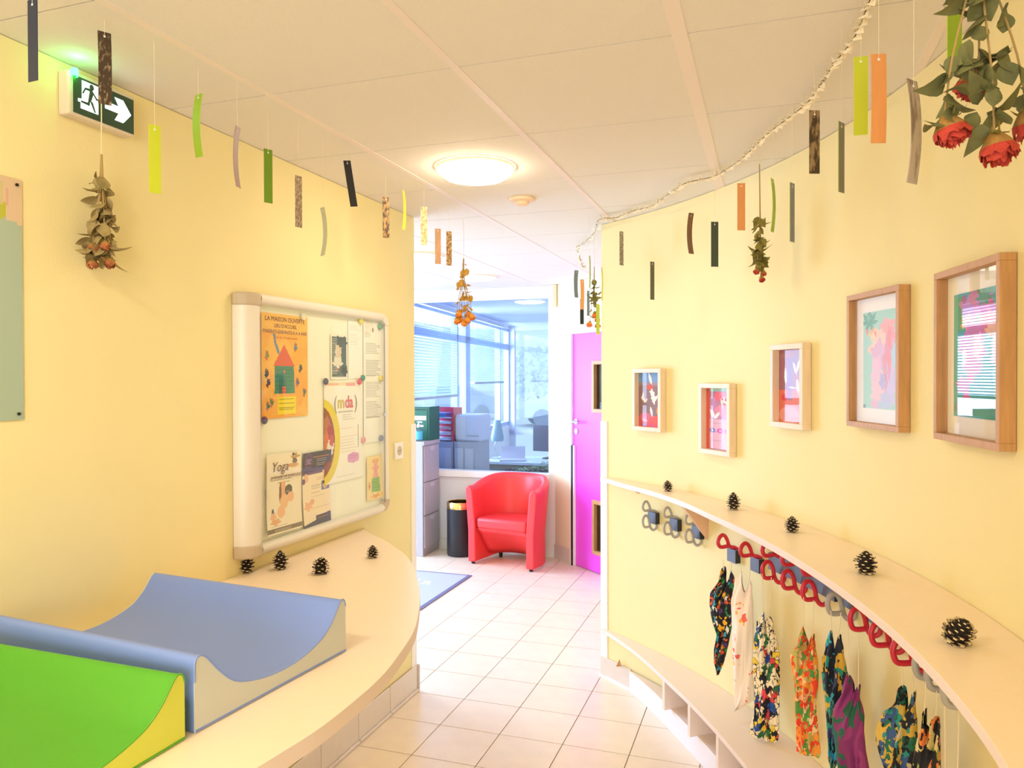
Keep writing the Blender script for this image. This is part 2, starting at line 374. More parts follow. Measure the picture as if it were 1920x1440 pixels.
# ---- slanted lobby wall with the pink door
Q0 = Vector((0.393, 6.925, 0)); E1 = Vector((0.488, -0.873, 0)); ROT_S = math.atan2(E1.y, E1.x)
DX0, DW, DH = 0.305, 0.83, 2.04
g = G(); g.box(0, DX0 - .035, 0, .14, 0, ZT); g.box(DX0 + DW + .03, 3.2, 0, .14, 0, ZT); g.box(DX0 - .035, DX0 + DW + .03, 0, .14, DH + .012, ZT)
struct('wall_lobby_right', g, mat('ivory_wall_paint', (250, 238, 205), .75, bump=.1, bscale=140), Q0, ROT_S)
g = G(); g.box(0, .268, -.004, -.0005, 0, .12); bs = struct('baseboard_lobby', g, GROUT, Q0, ROT_S)
for k in range(2):
    g = G(); g.box(.002 + .134 * k, .132 + .134 * k, -.012, -.004, 0, .125); obj('skirting_tile', g, SKIRT, bs, bev=.002)
PINK = mat('pink_door_paint', (236, 84, 240), .38)
g = G()
V1, V2 = (1.36, 1.80), (.16, .62); vx0, vx1 = .30, .60     # vision panels
g.box(0, vx0, 0, .04, .006, DH); g.box(vx1, DW, 0, .04, .006, DH)
for z0, z1 in ((.006, V2[0]), (V2[1], V1[0]), (V1[1], DH)): g.box(vx0, vx1, 0, .04, z0, z1)
door = obj('door_1', g, PINK, None, Q0 + E1 * DX0 + Vector((0, 0, 0)), ROT_S, kind='structure')
for z0, z1 in (V1, V2):
    g = G(); w_ = .032
    for a in ((vx0, vx1, z0, z0 + w_), (vx0, vx1, z1 - w_, z1), (vx0, vx0 + w_, z0 + w_, z1 - w_), (vx1 - w_, vx1, z0 + w_, z1 - w_)): g.box(a[0], a[1], -.016, .03, a[2], a[3])
    fr = obj('window_frame', g, OAK, door, bev=.002)
    g = G(); g.box(vx0 + w_, vx1 - w_, .016, .021, z0 + w_, z1 - w_); obj('pane', g, glass('door_glass', .25, (150, 150, 150)), fr)
g = G(); g.tube([(.052, -.002, 1.27), (.052, -.05, 1.27), (.075, -.058, 1.27), (.16, -.058, 1.268)], .009, 10); hd = obj('door_handle', g, STEEL, door, smooth=True)
for z_, r_ in ((1.27, .025), (1.185, .024)):
    g = G(); g.tube([(.052, 0, z_), (.052, -.008, z_)], r_, 20); obj('rosette', g, STEEL, door, smooth=True, angle=40)
g = G(); g.box(.004, .022, -.03, -.001, .0, 1.06, 0); obj('gasket', g, BLACK, door)
g = G(); g.box(.022, .036, -.022, -.001, 0.0, 1.06); obj('guard_strip', g, GUARD_M, door)
g = G(); g.box(DX0 - .034, DX0 - .003, -.02, .10, 0, DH + .01); g.box(DX0 + DW + .003, DX0 + DW + .029, -.02, .1, 0, DH + .01); g.box(DX0 - .034, DX0 + DW + .029, -.005, .1, DH + .002, DH + .012)
struct('trim_door', g, WHITE_PAINT, Q0, ROT_S, bev=.002)
# lobby closing walls behind the arc
a_ = RW(36.4, -.12); b_ = Q0 + E1 * 3.2
g = G(); g.slab([(a_.x, a_.y), (b_.x, b_.y), (b_.x + .04, b_.y + .1), (a_.x + .03, a_.y + .09)], 0, ZT); struct('wall_lobby_back', g, YELLOW)

# ---- glazed partition between lobby and office
T0, T1 = -1.95, -.035
g = G()
g.box(-3.25, 0.02, 0, .09, 0, .70); g.box(-3.25, T0, 0, .09, .70, ZT); g.box(T1, .055, 0, .09, .70, ZT); g.box(T0, T1, 0, .09, 2.402, ZT)
struct('wall_partition', g, WHITE_PAINT, P0, ROT_P)
g = G(); g.box(T0, T1 - .0, -.022, .095, .705, .768); struct('trim_sill', g, mat('white_sill', (250, 246, 243), .4), P0, ROT_P, bev=.004)
g = G(); g.box(-1.4, -.085, -.006, 0, .675, .69); g.box(-.10, -.085, -.006, 0, .11, .675); g.box(-1.4, -.085, -.006, 0, .10, .112); struct('trim_panel', g, mat('white_moulding', (232, 226, 226), .5), P0, ROT_P)
g = G(); g.box(T1 - .012, T1, .02, .07, .768, 2.402); g.box(T0, T0 + .03, .02, .07, .768, 2.402); g.box(T0, T1, .02, .07, 2.392, 2.402)
win2 = struct('window_2', g, WHITE_PAINT, P0, ROT_P)
g = G(); g.box(T0 + .01, T1 - .008, .042, .048, .77, 2.395); obj('pane', g, glass('office_glass', .07, (232, 242, 255)), win2)
g = G(); g.box(.012, .05, -.05, -.001, 2.30, ZT); struct('trim_cable_box', g, LIGHTWOOD, P0, ROT_P, bev=.003)

# ---- office beyond the partition: outer glazing with mullions
E0 = Vector((-1.02, 7.7, 0)); EF = Vector((0.2063, 0.9785, 0)); ROT_E = math.atan2(EF.y, EF.x); LF = 4.72
MULL = mat('blue_grey_mullion', (176, 190, 226), .5)
g = G(); g.box(-.28, LF, 0, .1, 0, .88); g.box(-.28, LF, 0, .1, 2.44, ZT); struct('wall_facade', g, WHITE_PAINT, E0, ROT_E)
g = G()
for x, w_ in ((-.28, .06), (1.66, .05), (2.06, .22), (4.05, .05), (LF - .04, .07)): g.box(x, x + w_, .0, .08, .88, 2.44)
g.box(-.28, LF, .01, .08, .88, .94); g.box(-.28, LF, .0, .08, 2.10, 2.19); g.box(-.28, LF, .01, .08, 2.40, 2.44)
win3 = struct('window_3', g, MULL, E0, ROT_E)
g = G(); g.box(-.28, LF, .045, .05, .9, 2.43); obj('pane', g, CLEAR, win3)
EB = E0 + EF * LF; FB = Vector((0.96, -0.28, 0)).normalized(); ROT_F = math.atan2(FB.y, FB.x)
g = G()
for x in (0.0, 1.35, 2.7): g.box(x, x + .09, .0, .08, 0, 2.5)
g.box(0, 4.2, .01, .08, 0, .08); g.box(0, 4.2, .0, .08, .72, .80); g.box(0, 4.2, .01, .08, 2.42, 2.7)
win4 = struct('window_4', g, mat('pale_mullion', (214, 218, 236), .5), EB, ROT_F)
g = G(); g.box(0.05, 4.2, .045, .05, .06, 2.45); obj('pane', g, CLEAR, win4)
g = G(); g.slab([PT(-3.3, .1)[:2], PT(3.5, .1)[:2], PT(3.5, 6.5)[:2], PT(-3.3, 6.5)[:2]], -.004, -.0015); struct('floor_office', g, mat('office_floor', (168, 172, 186), .5))
g = G(); g.box(3.0, 3.1, .1, 6.5, 0, ZT); struct('wall_office_right', g, WHITE_PAINT, P0, ROT_P)
g = G(); g.box(.055, 3.0, 0.02, .10, 0, ZT); struct('wall_office_near', g, WHITE_PAINT, P0, ROT_P)
g = G(); g.slab([PT(-3.2, .1)[:2], PT(3.0, .1)[:2], PT(3.0, 5.6)[:2], PT(-3.2, 5.6)[:2]], CEIL - .012, CEIL + .01); struct('ceiling_office', g, mat('office_ceiling', (236, 238, 250), .8))
# ---- ground outside
g = G(); g.slab([(-60, 12.9), (60, -6 + 9.9), (60, 90), (-60, 90)], -.12, -.05); 
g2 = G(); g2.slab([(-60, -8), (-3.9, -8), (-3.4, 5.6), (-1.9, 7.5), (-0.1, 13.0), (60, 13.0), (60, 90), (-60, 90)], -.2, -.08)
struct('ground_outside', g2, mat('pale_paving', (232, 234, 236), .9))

# ================================================================== ceiling fittings
def ceiling_lamp(label, loc, r, strength, col, drop=.055, group='round ceiling lamps'):
    t = thing('ceiling_lamp', label, 'lamp', (loc[0], loc[1], CEIL), 0, group)
    m = mat('lamp_diffuser_%d' % int(strength * 10), col, .4, emit=strength)
    g = G(); g.lathe([(r, -.010), (r * .97, -drop * .45), (r * .82, -drop * .78), (r * .55, -drop * .95), (0.0, -drop)], 40); obj('diffuser', g, m, t, smooth=True)
    g = G(); g.lathe([(r + .012, -.001), (r + .014, -.008), (r + .004, -.013), (r - .002, -.010)], 40); obj('rim', g, mat('lamp_rim', (250, 240, 224), .5), t, smooth=True)
    return t
ceiling_lamp('bright round warm ceiling lamp over the corridor', LAMP_C, .148, LAMP_WARM, (255, 236, 208))
ceiling_lamp('added round fill lamp in the ceiling above the camera, out of frame', LAMP_C - D1 * 2.4, .148, LAMP_FILL, (255, 238, 212))  # unseen lamp, added to brighten the near counter and walls
ceiling_lamp('glowing round lamp in lobby ceiling, cut off by left wall edge', (-.635, 5.2, 0), .15, LAMP_LOBBY, (255, 240, 214), .03)
ceiling_lamp('wide round lobby ceiling lamp above the glazed partition', (-.30, 6.33, 0), .17, LAMP_LOBBY, (255, 240, 214), .03)
ceiling_lamp('round lamp in office ceiling seen through the glass', (.20, 8.35, 0), .17, 6, (255, 246, 226), .03)
t = thing('smoke_detector', 'small round smoke detector on ceiling behind the bright lamp', 'detector', (.05, 3.56, CEIL))
g = G(); g.lathe([(.0, -.004), (.062, -.004), (.062, -.001)], 28); g.lathe([(.062, -.001), (.060, -.014), (.04, -.018), (.0, -.018)], 28); obj('base', g, mat('detector_plastic', (244, 214, 180), .5), t, smooth=True, angle=30)
g = G(); g.lathe([(.032, -.016), (.030, -.030), (.018, -.036), (0, -.036)], 24); obj('sensor', g, mat('detector_plastic', (244, 214, 180), .5), t, smooth=True, angle=30)

# ---- emergency exit sign on the left wall
t = thing('exit_sign', 'lit emergency exit sign with running figure and arrow, high on left wall', 'sign', LW(-1.997, 0, 2.36), ROT_L)
g = G(); g.box(-.108, .108, -.038, 0, 0, .118); obj('housing', g, mat('sign_housing', (224, 208, 186), .45), t, bev=.006)
g = G(); g.box(-.094, .104, -.0405, -.0375, .008, .106); face = obj('sign_face', g, mat('sign_green', (44, 74, 54), .35), t)
lit = mat('sign_lit_white', (232, 244, 255), .4, emit=1.5)
def flat(name, polys, y, m, parent):
    g = G()
    for p in polys: g.add([(x, y, z) for x, z in p], [tuple(range(len(p)))])
    return obj(name, g, m, parent)
flat('door_symbol', [[(-.074, .024), (-.018, .024), (-.018, .100), (-.070, .100), (-.070, .050), (-.082, .048), (-.082, .040), (-.074, .040)]], -.0412, lit, face)
fig = [[(-.060, .084), (-.040, .086), (-.022, .066), (-.018, .066), (-.018, .062), (-.025, .060), (-.034, .072), (-.040, .054), (-.044, .052), (-.046, .038), (-.074, .040), (-.074, .045), (-.052, .046), (-.050, .056), (-.046, .078), (-.058, .078), (-.066, .064), (-.070, .066)],
       [(-.046, .054), (-.036, .052), (-.026, .026), (-.031, .025)], [(-.039 + .0075 * math.cos(a * PI / 5), .0935 + .0085 * math.sin(a * PI / 5) - .003) for a in range(10)]]
flat('running_figure', fig, -.0417, mat('sign_green', (44, 74, 54), .35), face)
flat('arrow_symbol', [[(.004, .050), (.050, .050), (.036, .028), (.066, .028), (.094, .059), (.066, .092), (.036, .092), (.050, .070), (.004, .070)]], -.0412, lit, face)
g = G(); g.lathe([(0, .122), (.008, .121), (.010, .112), (.008, .100)], 14, c=(-.094, -.044)); obj('status_light', g, mat('green_led', (60, 255, 110), .3, emit=7.0), t, smooth=True)
gl = bpy.data.lights.new('status_glow', 'POINT'); gl.energy = .10; gl.color = (.1, 1, .3); gl.shadow_soft_size = .01
glo = bpy.data.objects.new('status_glow', gl); COL.objects.link(glo); glo.location = LW(-2.10, .065, 2.478)

# ---- blue poster at the left edge
cv = Canvas(60, 84, (218, 190, 158)); cv.ell(.5, .92, 1.4, .78, (170, 186, 166)); cv.poly([(0, .36), (1, .36), (1, 1), (0, 1)], (168, 186, 166))
cv.ell(.86, .14, .045, .045, (186, 186, 62)); cv.ell(.875, .075, .012, .05, (206, 190, 140)); cv.ell(.905, .085, .012, .04, (214, 170, 150)); cv.ell(.80, .24, .03, .012, (196, 172, 160))
t = thing('poster', 'blue-green poster with small pear on pale top, pinned at left edge of photo', 'poster', LW(-2.425, .0035, 1.861), ROT_L)
cv.sheet('printed_sheet', .43, .60, t)
for x, z in ((.2, .285), (.2, -.285)):
    g = G(); g.lathe([(0, 0), (.004, 0), (.004, .003), (0, .004)], 10); p = obj('pin', g, BLACK, t, (x, -.001, z)); p.rotation_euler = (PI / 2, 0, 0)

# ---- wall socket
t = thing('wall_socket', 'white square wall socket beside the notice board', 'socket', LW(-.195, 0, 1.252), ROT_L)
g = G(); g.box(-.042, .042, -.011, 0, 0, .084); pl = obj('plate', g, GUARD_M, t, bev=.003)
g = G(); g.tube([(0, -.0105, .042), (0, -.0125, .042)], .024, 24); obj('recess', g, mat('socket_recess', (206, 190, 164), .6), t)
g = G()
for x in (-.009, .009): g.tube([(x, -.0124, .042), (x, -.013, .042)], .0028, 8)
obj('contact_holes', g, BLACK, t)

# ================================================================== notice board
BX = -.900; BZ0, BZ1 = 1.027, 1.965; HW = .530
nb = thing('notice_board', 'glazed aluminium notice board full of papers on left wall', 'notice board', LW(BX, 0, BZ0), ROT_L)
H_ = BZ1 - BZ0
g = G(); g.box(-HW + .02, HW - .012, -.020, -.002, .02, H_ - .02); obj('back_panel', g, mat('board_panel', (252, 248, 230), .5), nb)
g = G(); pr = [(-HW, -.002)] + [(-HW + .0525 - .0525 * math.cos(a * PI / 12), -.012 - .052 * math.sin(a * PI / 12)) for a in range(13)] + [(-HW + .105, -.002)]
g.slab(pr, .045, H_ - .045); obj('hinge_column', g, ALU, nb, smooth=True, angle=30)
CAPM = mat('board_cap_plastic', (196, 178, 152), .5)
for z0, z1, k in ((.0, .047, 0), (H_ - .047, H_, 1)):
    g = G(); pc = [(-HW - .004, -.001)] + [(-HW + .0525 - .057 * math.cos(a * PI / 12), -.012 - .056 * math.sin(a * PI / 12)) for a in range(13)] + [(-HW + .109, -.001)]
    g.slab(pc, z0, z1); obj('corner_cap', g, CAPM, nb, bev=.008, seg=3)
for z in (.016, H_ - .016):
    g = G(); g.tube([(-HW + .1, -.030, z), (HW - .05, -.030, z)], .021, 12); obj('rail', g, ALU, nb, smooth=True, angle=50)
g = G(); g.box(HW - .036, HW, -.048, -.002, .05, H_ - .05); obj('side_rail', g, ALU, nb, bev=.008)
for z, s_ in ((.0, 1), (H_, -1)):
    g = G(); q = [(HW - .052, z)] + [(HW - .052 + .052 * math.sin(a * PI / 12), z + s_ * (.052 - .052 * math.cos(a * PI / 12))) for a in range(7)] + [(HW - .036, z + s_ * .052), (HW - .052, z + s_ * .036)]
    g.prism(q, -.05, -.004); obj('corner_piece', g, CAPM if z == 0 else ALU, nb, bev=.004)
g = G(); g.box(-HW + .1, HW - .034, -.046, -.043, .03, H_ - .03); obj('glass_door', g, BOARDGLASS, nb)
g = G(); g.box(HW - .044, HW - .041, -.047, -.044, .03, H_ - .03); obj('glass_edge', g, mat('glass_edge_grey', (150, 152, 142), .3), nb)
g = G(); g.tube([(HW - .052, -.046, .462), (HW - .052, -.056, .462)], .009, 16); obj('lock', g, STEEL, nb, smooth=True, angle=40)

def notice(name, label, s0, s1, z0, z1, cv, dy=0.024, tilt=0.0, bend=None, cat='notice', group=None):
    t = thing(name, label, cat, LW((s0 + s1) / 2, dy, (z0 + z1) / 2), ROT_L, group); t.rotation_euler = (0, tilt, ROT_L)
    cv.sheet('printed_sheet', s1 - s0, z1 - z0, t, (0, 0, 0), bend); return t
INK = lambda n, c: mat('ink_' + n, c, .7)
# house poster
cv = Canvas(90, 120, (247, 176, 62))
r_ = random.Random(3)
for k in range(26): cv.ell(r_.random(), .12 + r_.random() * .88, .16, .10, r_.choice([(250, 190, 80), (244, 160, 56), (252, 206, 112)]), .35, .2, 4, k)
cv.rect(0, .0, 1, .17, (250, 196, 96), .7)
cv.poly([(.47, .29), (.24, .5), (.7, .5)], (226, 92, 68)); cv.poly([(.27, .5), (.68, .5), (.70, .77), (.26, .77)], (56, 138, 116))
cv.rect(.36, .62, .5, .77, (34, 104, 92), .6); cv.rect(.42, .70, .5, .77, (238, 88, 40)); cv.ell(.47, .55, .02, .02, (240, 120, 70)); cv.lines(.28, .68, [.53, .57, .6, .64, .68, .72, .75], (30, 96, 86), 4, 1, .5)
cv.poly([(.23, .19), (.28, .19), (.30, .27), (.36, .34), (.37, .40), (.31, .36), (.26, .28)], (106, 140, 178))
for x, y, c1, c2 in ((.72, .31, (86, 132, 164), (200, 90, 60)), (.11, .40, (110, 140, 90), (210, 100, 60)), (.83, .52, (52, 66, 76), (70, 90, 80)), (.10, .57, (52, 54, 74), (52, 54, 74)), (.13, .66, (52, 44, 70), (60, 50, 80)), (.76, .66, (90, 90, 150), (220, 110, 80)), (.92, .76, (70, 120, 110), (200, 80, 90)), (.12, .88, (56, 110, 70), (220, 110, 120)), (.20, .85, (60, 130, 80), (230, 120, 60))):
    cv.ell(x, y, .035, .035, c1, 1, .25, 3, x * 9); cv.ell(x + .02, y - .025, .016, .014, c2); cv.ell(x - .01, y + .03, .018, .02, c2, .8)
cv.rect(.33, .80, .72, .965, (250, 226, 30)); cv.lines(.36, .70, [.82, .84, .86, .88, .90, .92, .94], (120, 110, 40), 8, .7, .55)
t = notice('poster', 'orange poster with red and green house drawing in notice board', -1.300, -1.010, 1.512, 1.905, cv, cat='poster')
MAR = INK('maroon', (122, 62, 60))
lettering('LA MAISON OUVERTE', .0255, MAR, t, 0, .168, -.0012, align='CENTER')
lettering("LIEU D'ACCUEIL", .020, MAR, t, 0, .145, -.0012, align='CENTER')
lettering('PARENTS-ENFANTS 0 A 4 ANS', .0205, INK('violet', (126, 84, 110)), t, 0, .122, -.0012, align='CENTER')
lettering('samedi 10h - 12h salle du centre', .0115, INK('red', (190, 70, 50)), t, 0, .104, -.0012, align='CENTER')
# black and white picture
cv = Canvas(50, 70, (244, 240, 228)); cv.rect(.07, .06, .93, .95, (84, 100, 100)); cv.ell(.5, .34, .22, .26, (222, 200, 176), 1, .08); cv.ell(.62, .16, .34, .12, (64, 78, 84), 1, .15); cv.ell(.75, .45, .14, .3, (70, 92, 96), 1, .12); cv.ell(.42, .62, .26, .12, (232, 222, 204), 1, .2); cv.ell(.8, .8, .2, .1, (48, 66, 70), 1, .2); cv.ell(.35, .77, .06, .04, (190, 70, 60))
cv.lines(.07, .5, [.1 + .04 * k for k in range(20)], (232, 230, 220), 5, 1, .7)
notice('notice', 'small notice with dark picture of a person in water', -.843, -.707, 1.656, 1.850, cv)
# long typed documents at the right
cv = Canvas(60, 150, (252, 248, 240)); cv.lines(.12, .9, [.17 + .013 * k for k in range(8)], (150, 140, 132), 2, 1, .45); cv.lines(.12, .92, [.32 + .013 * k for k in range(11)], (140, 132, 128), 3, 1, .5)
cv.lines(.12, .9, [.50 + .013 * k for k in range(10)], (150, 140, 132), 4, 1, .45); cv.lines(.12, .9, [.66 + .013 * k for k in range(11)], (150, 140, 132), 6, 1, .45); cv.rect(.46, .055, .52, .085, (90, 96, 110)); cv.lines(.06, .4, [.10, .115, .13], (170, 160, 130), 7, 1, .4)
notice('notice', 'long white typed sheet at right side of notice board', -.570, -.392, 1.362, 1.925, cv, .0235)
cv = Canvas(60, 90, (253, 250, 243)); cv.lines(.1, .9, [.08, .11, .14], (200, 194, 186), 2, 1, .4); cv.lines(.1, .85, [.22 + .03 * k for k in range(7)], (206, 200, 190), 2, 1, .4)
notice('notice', 'plain white sheet beside the dark picture in notice board', -.700, -.575, 1.660, 1.915, cv, .0225)
# association poster with the yellow arc
cv = Canvas(96, 130, (253, 248, 240)); cv.ell(-.02, .58, .42, .42, (236, 214, 50)); cv.ell(-.10, .58, .36, .36, (150, 74, 40))
for x, y, rx, ry, c in ((.06, .42, .09, .09, (196, 110, 60)), (.15, .50, .10, .08, (176, 60, 44)), (.05, .58, .08, .1, (222, 120, 74)), (.15, .64, .09, .07, (244, 230, 214)), (.06, .74, .1, .08, (128, 60, 40)), (.18, .57, .05, .06, (206, 84, 60))): cv.ell(x, y, rx, ry, c, 1, .12, 4, x * 20)
cv.put((np.hypot((cv.X / cv.w + .10) / .36, (cv.Y / cv.h - .58) / .36) > 1) & (np.hypot((cv.X / cv.w + .02) / .42, (cv.Y / cv.h - .58) / .42) < 1), (236, 214, 50))
cv.lines(.46, .80, [.32, .345, .37], (190, 182, 176), 2, 1, .6); cv.lines(.40, .9, [.46 + .03 * k for k in range(9)], (236, 206, 192), 2, .8, .7); cv.rect(.86, .44, .885, .68, (150, 148, 150), .8); cv.rect(.86, .50, .885, .54, (236, 160, 60)); cv.rect(.86, .58, .885, .61, (90, 170, 120))
cv.ell(.74, .78, .16, .055, (228, 160, 214)); cv.rect(.59, .735, .89, .825, (228, 160, 214)); cv.lines(.62, .86, [.755, .78, .805], (196, 110, 178), 3, .8, .7)
cv.rect(.06, .0, .38, .025, (240, 150, 110), .6); cv.rect(.4, .0, .55, .02, (250, 210, 120), .6); cv.rect(.55, .0, .8, .03, (236, 110, 120), .6); cv.lines(.3, .9, [.92, .95], (210, 206, 200), 3, .8, .6)
t = notice('poster', 'white poster with yellow arc and round red photo in notice board', -.895, -.582, 1.215, 1.640, cv, .0245, cat='poster')
for ch, x, c in (('m', -.055, (214, 190, 60)), ('d', .005, (226, 96, 130)), ('a', .042, (226, 84, 84))): lettering(ch, .075, INK(ch, c), t, x, .105, -.0012, bold=.0015)
lettering('(', .085, INK('grey', (140, 136, 136)), t, -.085, .10, -.0012); lettering(')', .085, INK('grey', (140, 136, 136)), t, .085, .10, -.0012)
lettering('maison des associations', .0125, INK('grey', (140, 136, 136)), t, .01, .085, -.0012, align='CENTER')
# yoga flyer, curling
cv = Canvas(80, 110, (250, 236, 212)); cv.ell(.80, .10, .06, .08, (120, 86, 60), 1, .2); cv.ell(.76, .05, .04, .04, (60, 46, 40)); cv.ell(.82, .06, .14, .02, (206, 160, 110)); cv.ell(.76, .17, .16, .03, (226, 190, 140)); cv.ell(.78, .13, .03, .02, (90, 110, 160))
cv.lines(.12, .85, [.29, .33], (110, 96, 92), 3, 1, .6); cv.lines(.3, .7, [.36], (120, 104, 100), 3, 1, .6)
cv.ell(.45, .50, .10, .15, (236, 180, 140), 1, .1); cv.ell(.38, .50, .03, .14, (130, 84, 60)); cv.ell(.49, .62, .12, .09, (244, 196, 150)); cv.ell(.62, .48, .11, .07, (88, 82, 74)); cv.lines(.55, .70, [.46, .49], (220, 210, 196), 2, .8, .8); cv.ell(.68, .57, .10, .065, (246, 190, 150)); cv.ell(.40, .74, .11, .075, (246, 190, 150))
cv.ell(.17, .72, .03, .04, (60, 70, 110)); cv.ell(.18, .78, .08, .05, (240, 186, 146), 1, .2); cv.ell(.24, .85, .13, .04, (236, 176, 134), 1, .2); cv.lines(.1, .6, [.90], (150, 140, 130), 4, 1, .4)
cv.rect(.0, .925, 1, .985, (128, 108, 88)); cv.lines(.2, .8, [.945, .962], (220, 206, 186), 5, .7, .7)
t = notice('flyer', 'cream yoga flyer at lower left of notice board, its bottom curling', -1.283, -1.062, 1.078, 1.378, cv, .0265, .02, lambda u, v: -.010 * np.clip(v - .55, 0, 1) ** 2 * 4 - .003 * (1 - u), cat='flyer')
lettering('Yoga', .052, INK('plum', (112, 70, 64)), t, -.085, .083, -.005, slant=.25); lettering('maman', .016, INK('rose', (220, 130, 120)), t, .022, .098, -.005, slant=.2)
lettering('prénatal et postnatal', .023, INK('plum', (112, 70, 64)), t, -.09, .055, -.005, slant=.25)
# navy-headed flyer
cv = Canvas(80, 120, (252, 232, 206)); cv.rect(0, 0, 1, .27, (66, 62, 88)); cv.rect(0, .23, .7, .30, (92, 66, 126), .8); cv.ell(.2, .11, .13, .10, (128, 80, 140)); cv.ell(.2, .11, .115, .088, (86, 56, 116)); cv.lines(.12, .3, [.09, .115, .14], (226, 196, 226), 3, .8, .8)
cv.lines(.36, .95, [.065], (240, 150, 90), 5, 1.2, .9, .1); cv.lines(.48, .85, [.10, .125, .16, .185], (196, 190, 206), 4, 1, .7)
cv.lines(.5, .95, [.36, .385], (210, 130, 90), 5, 1, .5); cv.lines(.3, .68, [.45, .47, .495, .55], (150, 136, 130), 3, .8, .5); cv.rect(.66, .42, .95, .54, (110, 130, 180)); cv.ell(.80, .48, .09, .05, (236, 190, 160)); cv.ell(.76, .44, .06, .02, (80, 60, 60))
cv.lines(.3, .95, [.60, .63, .68, .73, .76], (190, 170, 156), 6, .8, .5); cv.ell(.12, .34, .08, .06, (240, 190, 160)); cv.ell(.18, .72, .13, .06, (246, 190, 156), 1, .2); cv.ell(.32, .67, .08, .04, (240, 180, 150)); cv.ell(.04, .38, .05, .04, (116, 80, 140))
cv.poly([(0, .96), (.42, .925), (.42, .87), (.98, .86), (.98, 1), (0, 1)], (70, 72, 112)); cv.lines(.5, .93, [.90, .93, .955], (222, 140, 110), 7, .8, .8)
notice('flyer', 'cream flyer with navy header beside the yoga flyer', -1.050, -.845, 1.062, 1.362, cv, .0275, .0, lambda u, v: .006 * np.sin(v * PI) - .006 * (1 - u) * v, cat='flyer')
# small drawing
cv = Canvas(56, 74, (252, 222, 150)); cv.poly([(.5, .18), (.68, .5), (.32, .5)], (240, 166, 160)); cv.ell(.5, .24, .15, .14, (240, 150, 150), .7, .3); cv.poly([(.28, .5), (.72, .5), (.76, .84), (.26, .82)], (146, 190, 96)); cv.lines(.3, .75, [.54, .6, .66, .72, .78], (90, 150, 60), 2, 1.5, .6); cv.ell(.14, .66, .04, .08, (226, 110, 90), 1, .3); cv.lines(.3, .8, [.08, .12], (236, 150, 70), 5, 2, .8); cv.ell(.5, .92, .2, .04, (236, 160, 80), 1, .4); cv.poly([(1, .78), (1, 1), (.7, .93)], (252, 206, 60))
notice('drawing', "small yellow child's drawing at lower right of notice board", -.548, -.385, 1.092, 1.297, cv, .026, 0, lambda u, v: -.012 * np.clip(u + v - 1.4, 0, 1), cat='drawing')
for s_, z_, c, lb in ((-.888, 1.648, (62, 62, 96), 'navy magnet above the yellow arc poster'), (-.615, 1.645, (226, 70, 96), 'pink-red magnet beside green one in notice board'), (-.585, 1.662, (56, 140, 104), 'green magnet near board middle, beside the pink-red one'), (-.600, 1.918, (236, 214, 60), 'yellow magnet near top edge of notice board'), (-.425, 1.905, (120, 170, 130), 'pale green magnet in top right board corner'), (-1.292, 1.508, (70, 66, 108), 'dark blue magnet below orange house poster'), (-.418, 1.660, (240, 214, 90), 'yellow magnet at right edge of notice board'), (-.420, 1.375, (130, 134, 176), 'grey-blue magnet at lower right of typed sheet'), (-.583, 1.380, (232, 150, 160), 'pale pink magnet at lower left of typed sheet'), (-1.045, 1.905, (236, 226, 200), 'cream magnet at top right of orange poster')):
    t = thing('magnet', lb, 'magnet', LW(s_, .027, z_), ROT_L, 'round magnets in the notice board')
    g = G(); g.lathe([(0, 0), (.014, 0), (.0145, .004), (.012, .008), (0, .009)], 16); o = obj('disc', g, mat('magnet_%d_%d_%d' % c, c, .4), t, smooth=True, angle=40); o.rotation_euler = (PI / 2, 0, 0)

# ================================================================== left counter and changing mats
CZ = .967
EDGE = [(-.535, .004), (-.571, .030), (-.656, .119), (-.729, .211), (-.833, .317), (-.945, .423), (-1.101, .535), (-1.309, .658), (-1.447, .730), (-1.639, .815), (-1.747, .855), (-1.846, .881), (-1.995, .913), (-2.098, .926), (-2.219, .931), (-2.316, .930), (-2.406, .920), (-2.55, .896), (-2.8, .83), (-3.1, .74), (-3.4, .63)]
ed = curve_pts(EDGE, 4)
a = [LW(p[0], .0015) for p in ed]; b = [LW(p[0], p[1]) for p in ed]
ct = thing('counter', 'long cream changing counter with curved front along the left wall', 'counter', LW(-2.0, .4, CZ - .036))
g = G(); g.strip([Vector(p) - ct.location for p in a], [Vector(p) - ct.location for p in b], 0, .036, 0, 1); obj('worktop', g, [CREAM, EDGE_M], ct, bev=.0015)
g = G()
for s_ in (-1.3, -2.2): g.prism([(s_ + 2 - .01, 0), (s_ + 2 + .01, 0), (s_ + 2 + .01, -.2), (s_ + 2 - .01, -.2)], 0, .3)
# (the counter is carried by two brackets hidden below it)
for s_ in (-1.3, -2.2):
    g = G(); g.add([(-.01, 0, 0), (.01, 0, 0), (-.01, -.30, 0), (.01, -.30, 0), (-.01, 0, -.25), (.01, 0, -.25)], [(0, 2, 4), (1, 5, 3), (0, 1, 3, 2), (2, 3, 5, 4), (0, 4, 5, 1)])
    o = obj('bracket', g, BOARD_M, ct, LW(s_, .002, CZ - .0365) - ct.location, ROT_L)

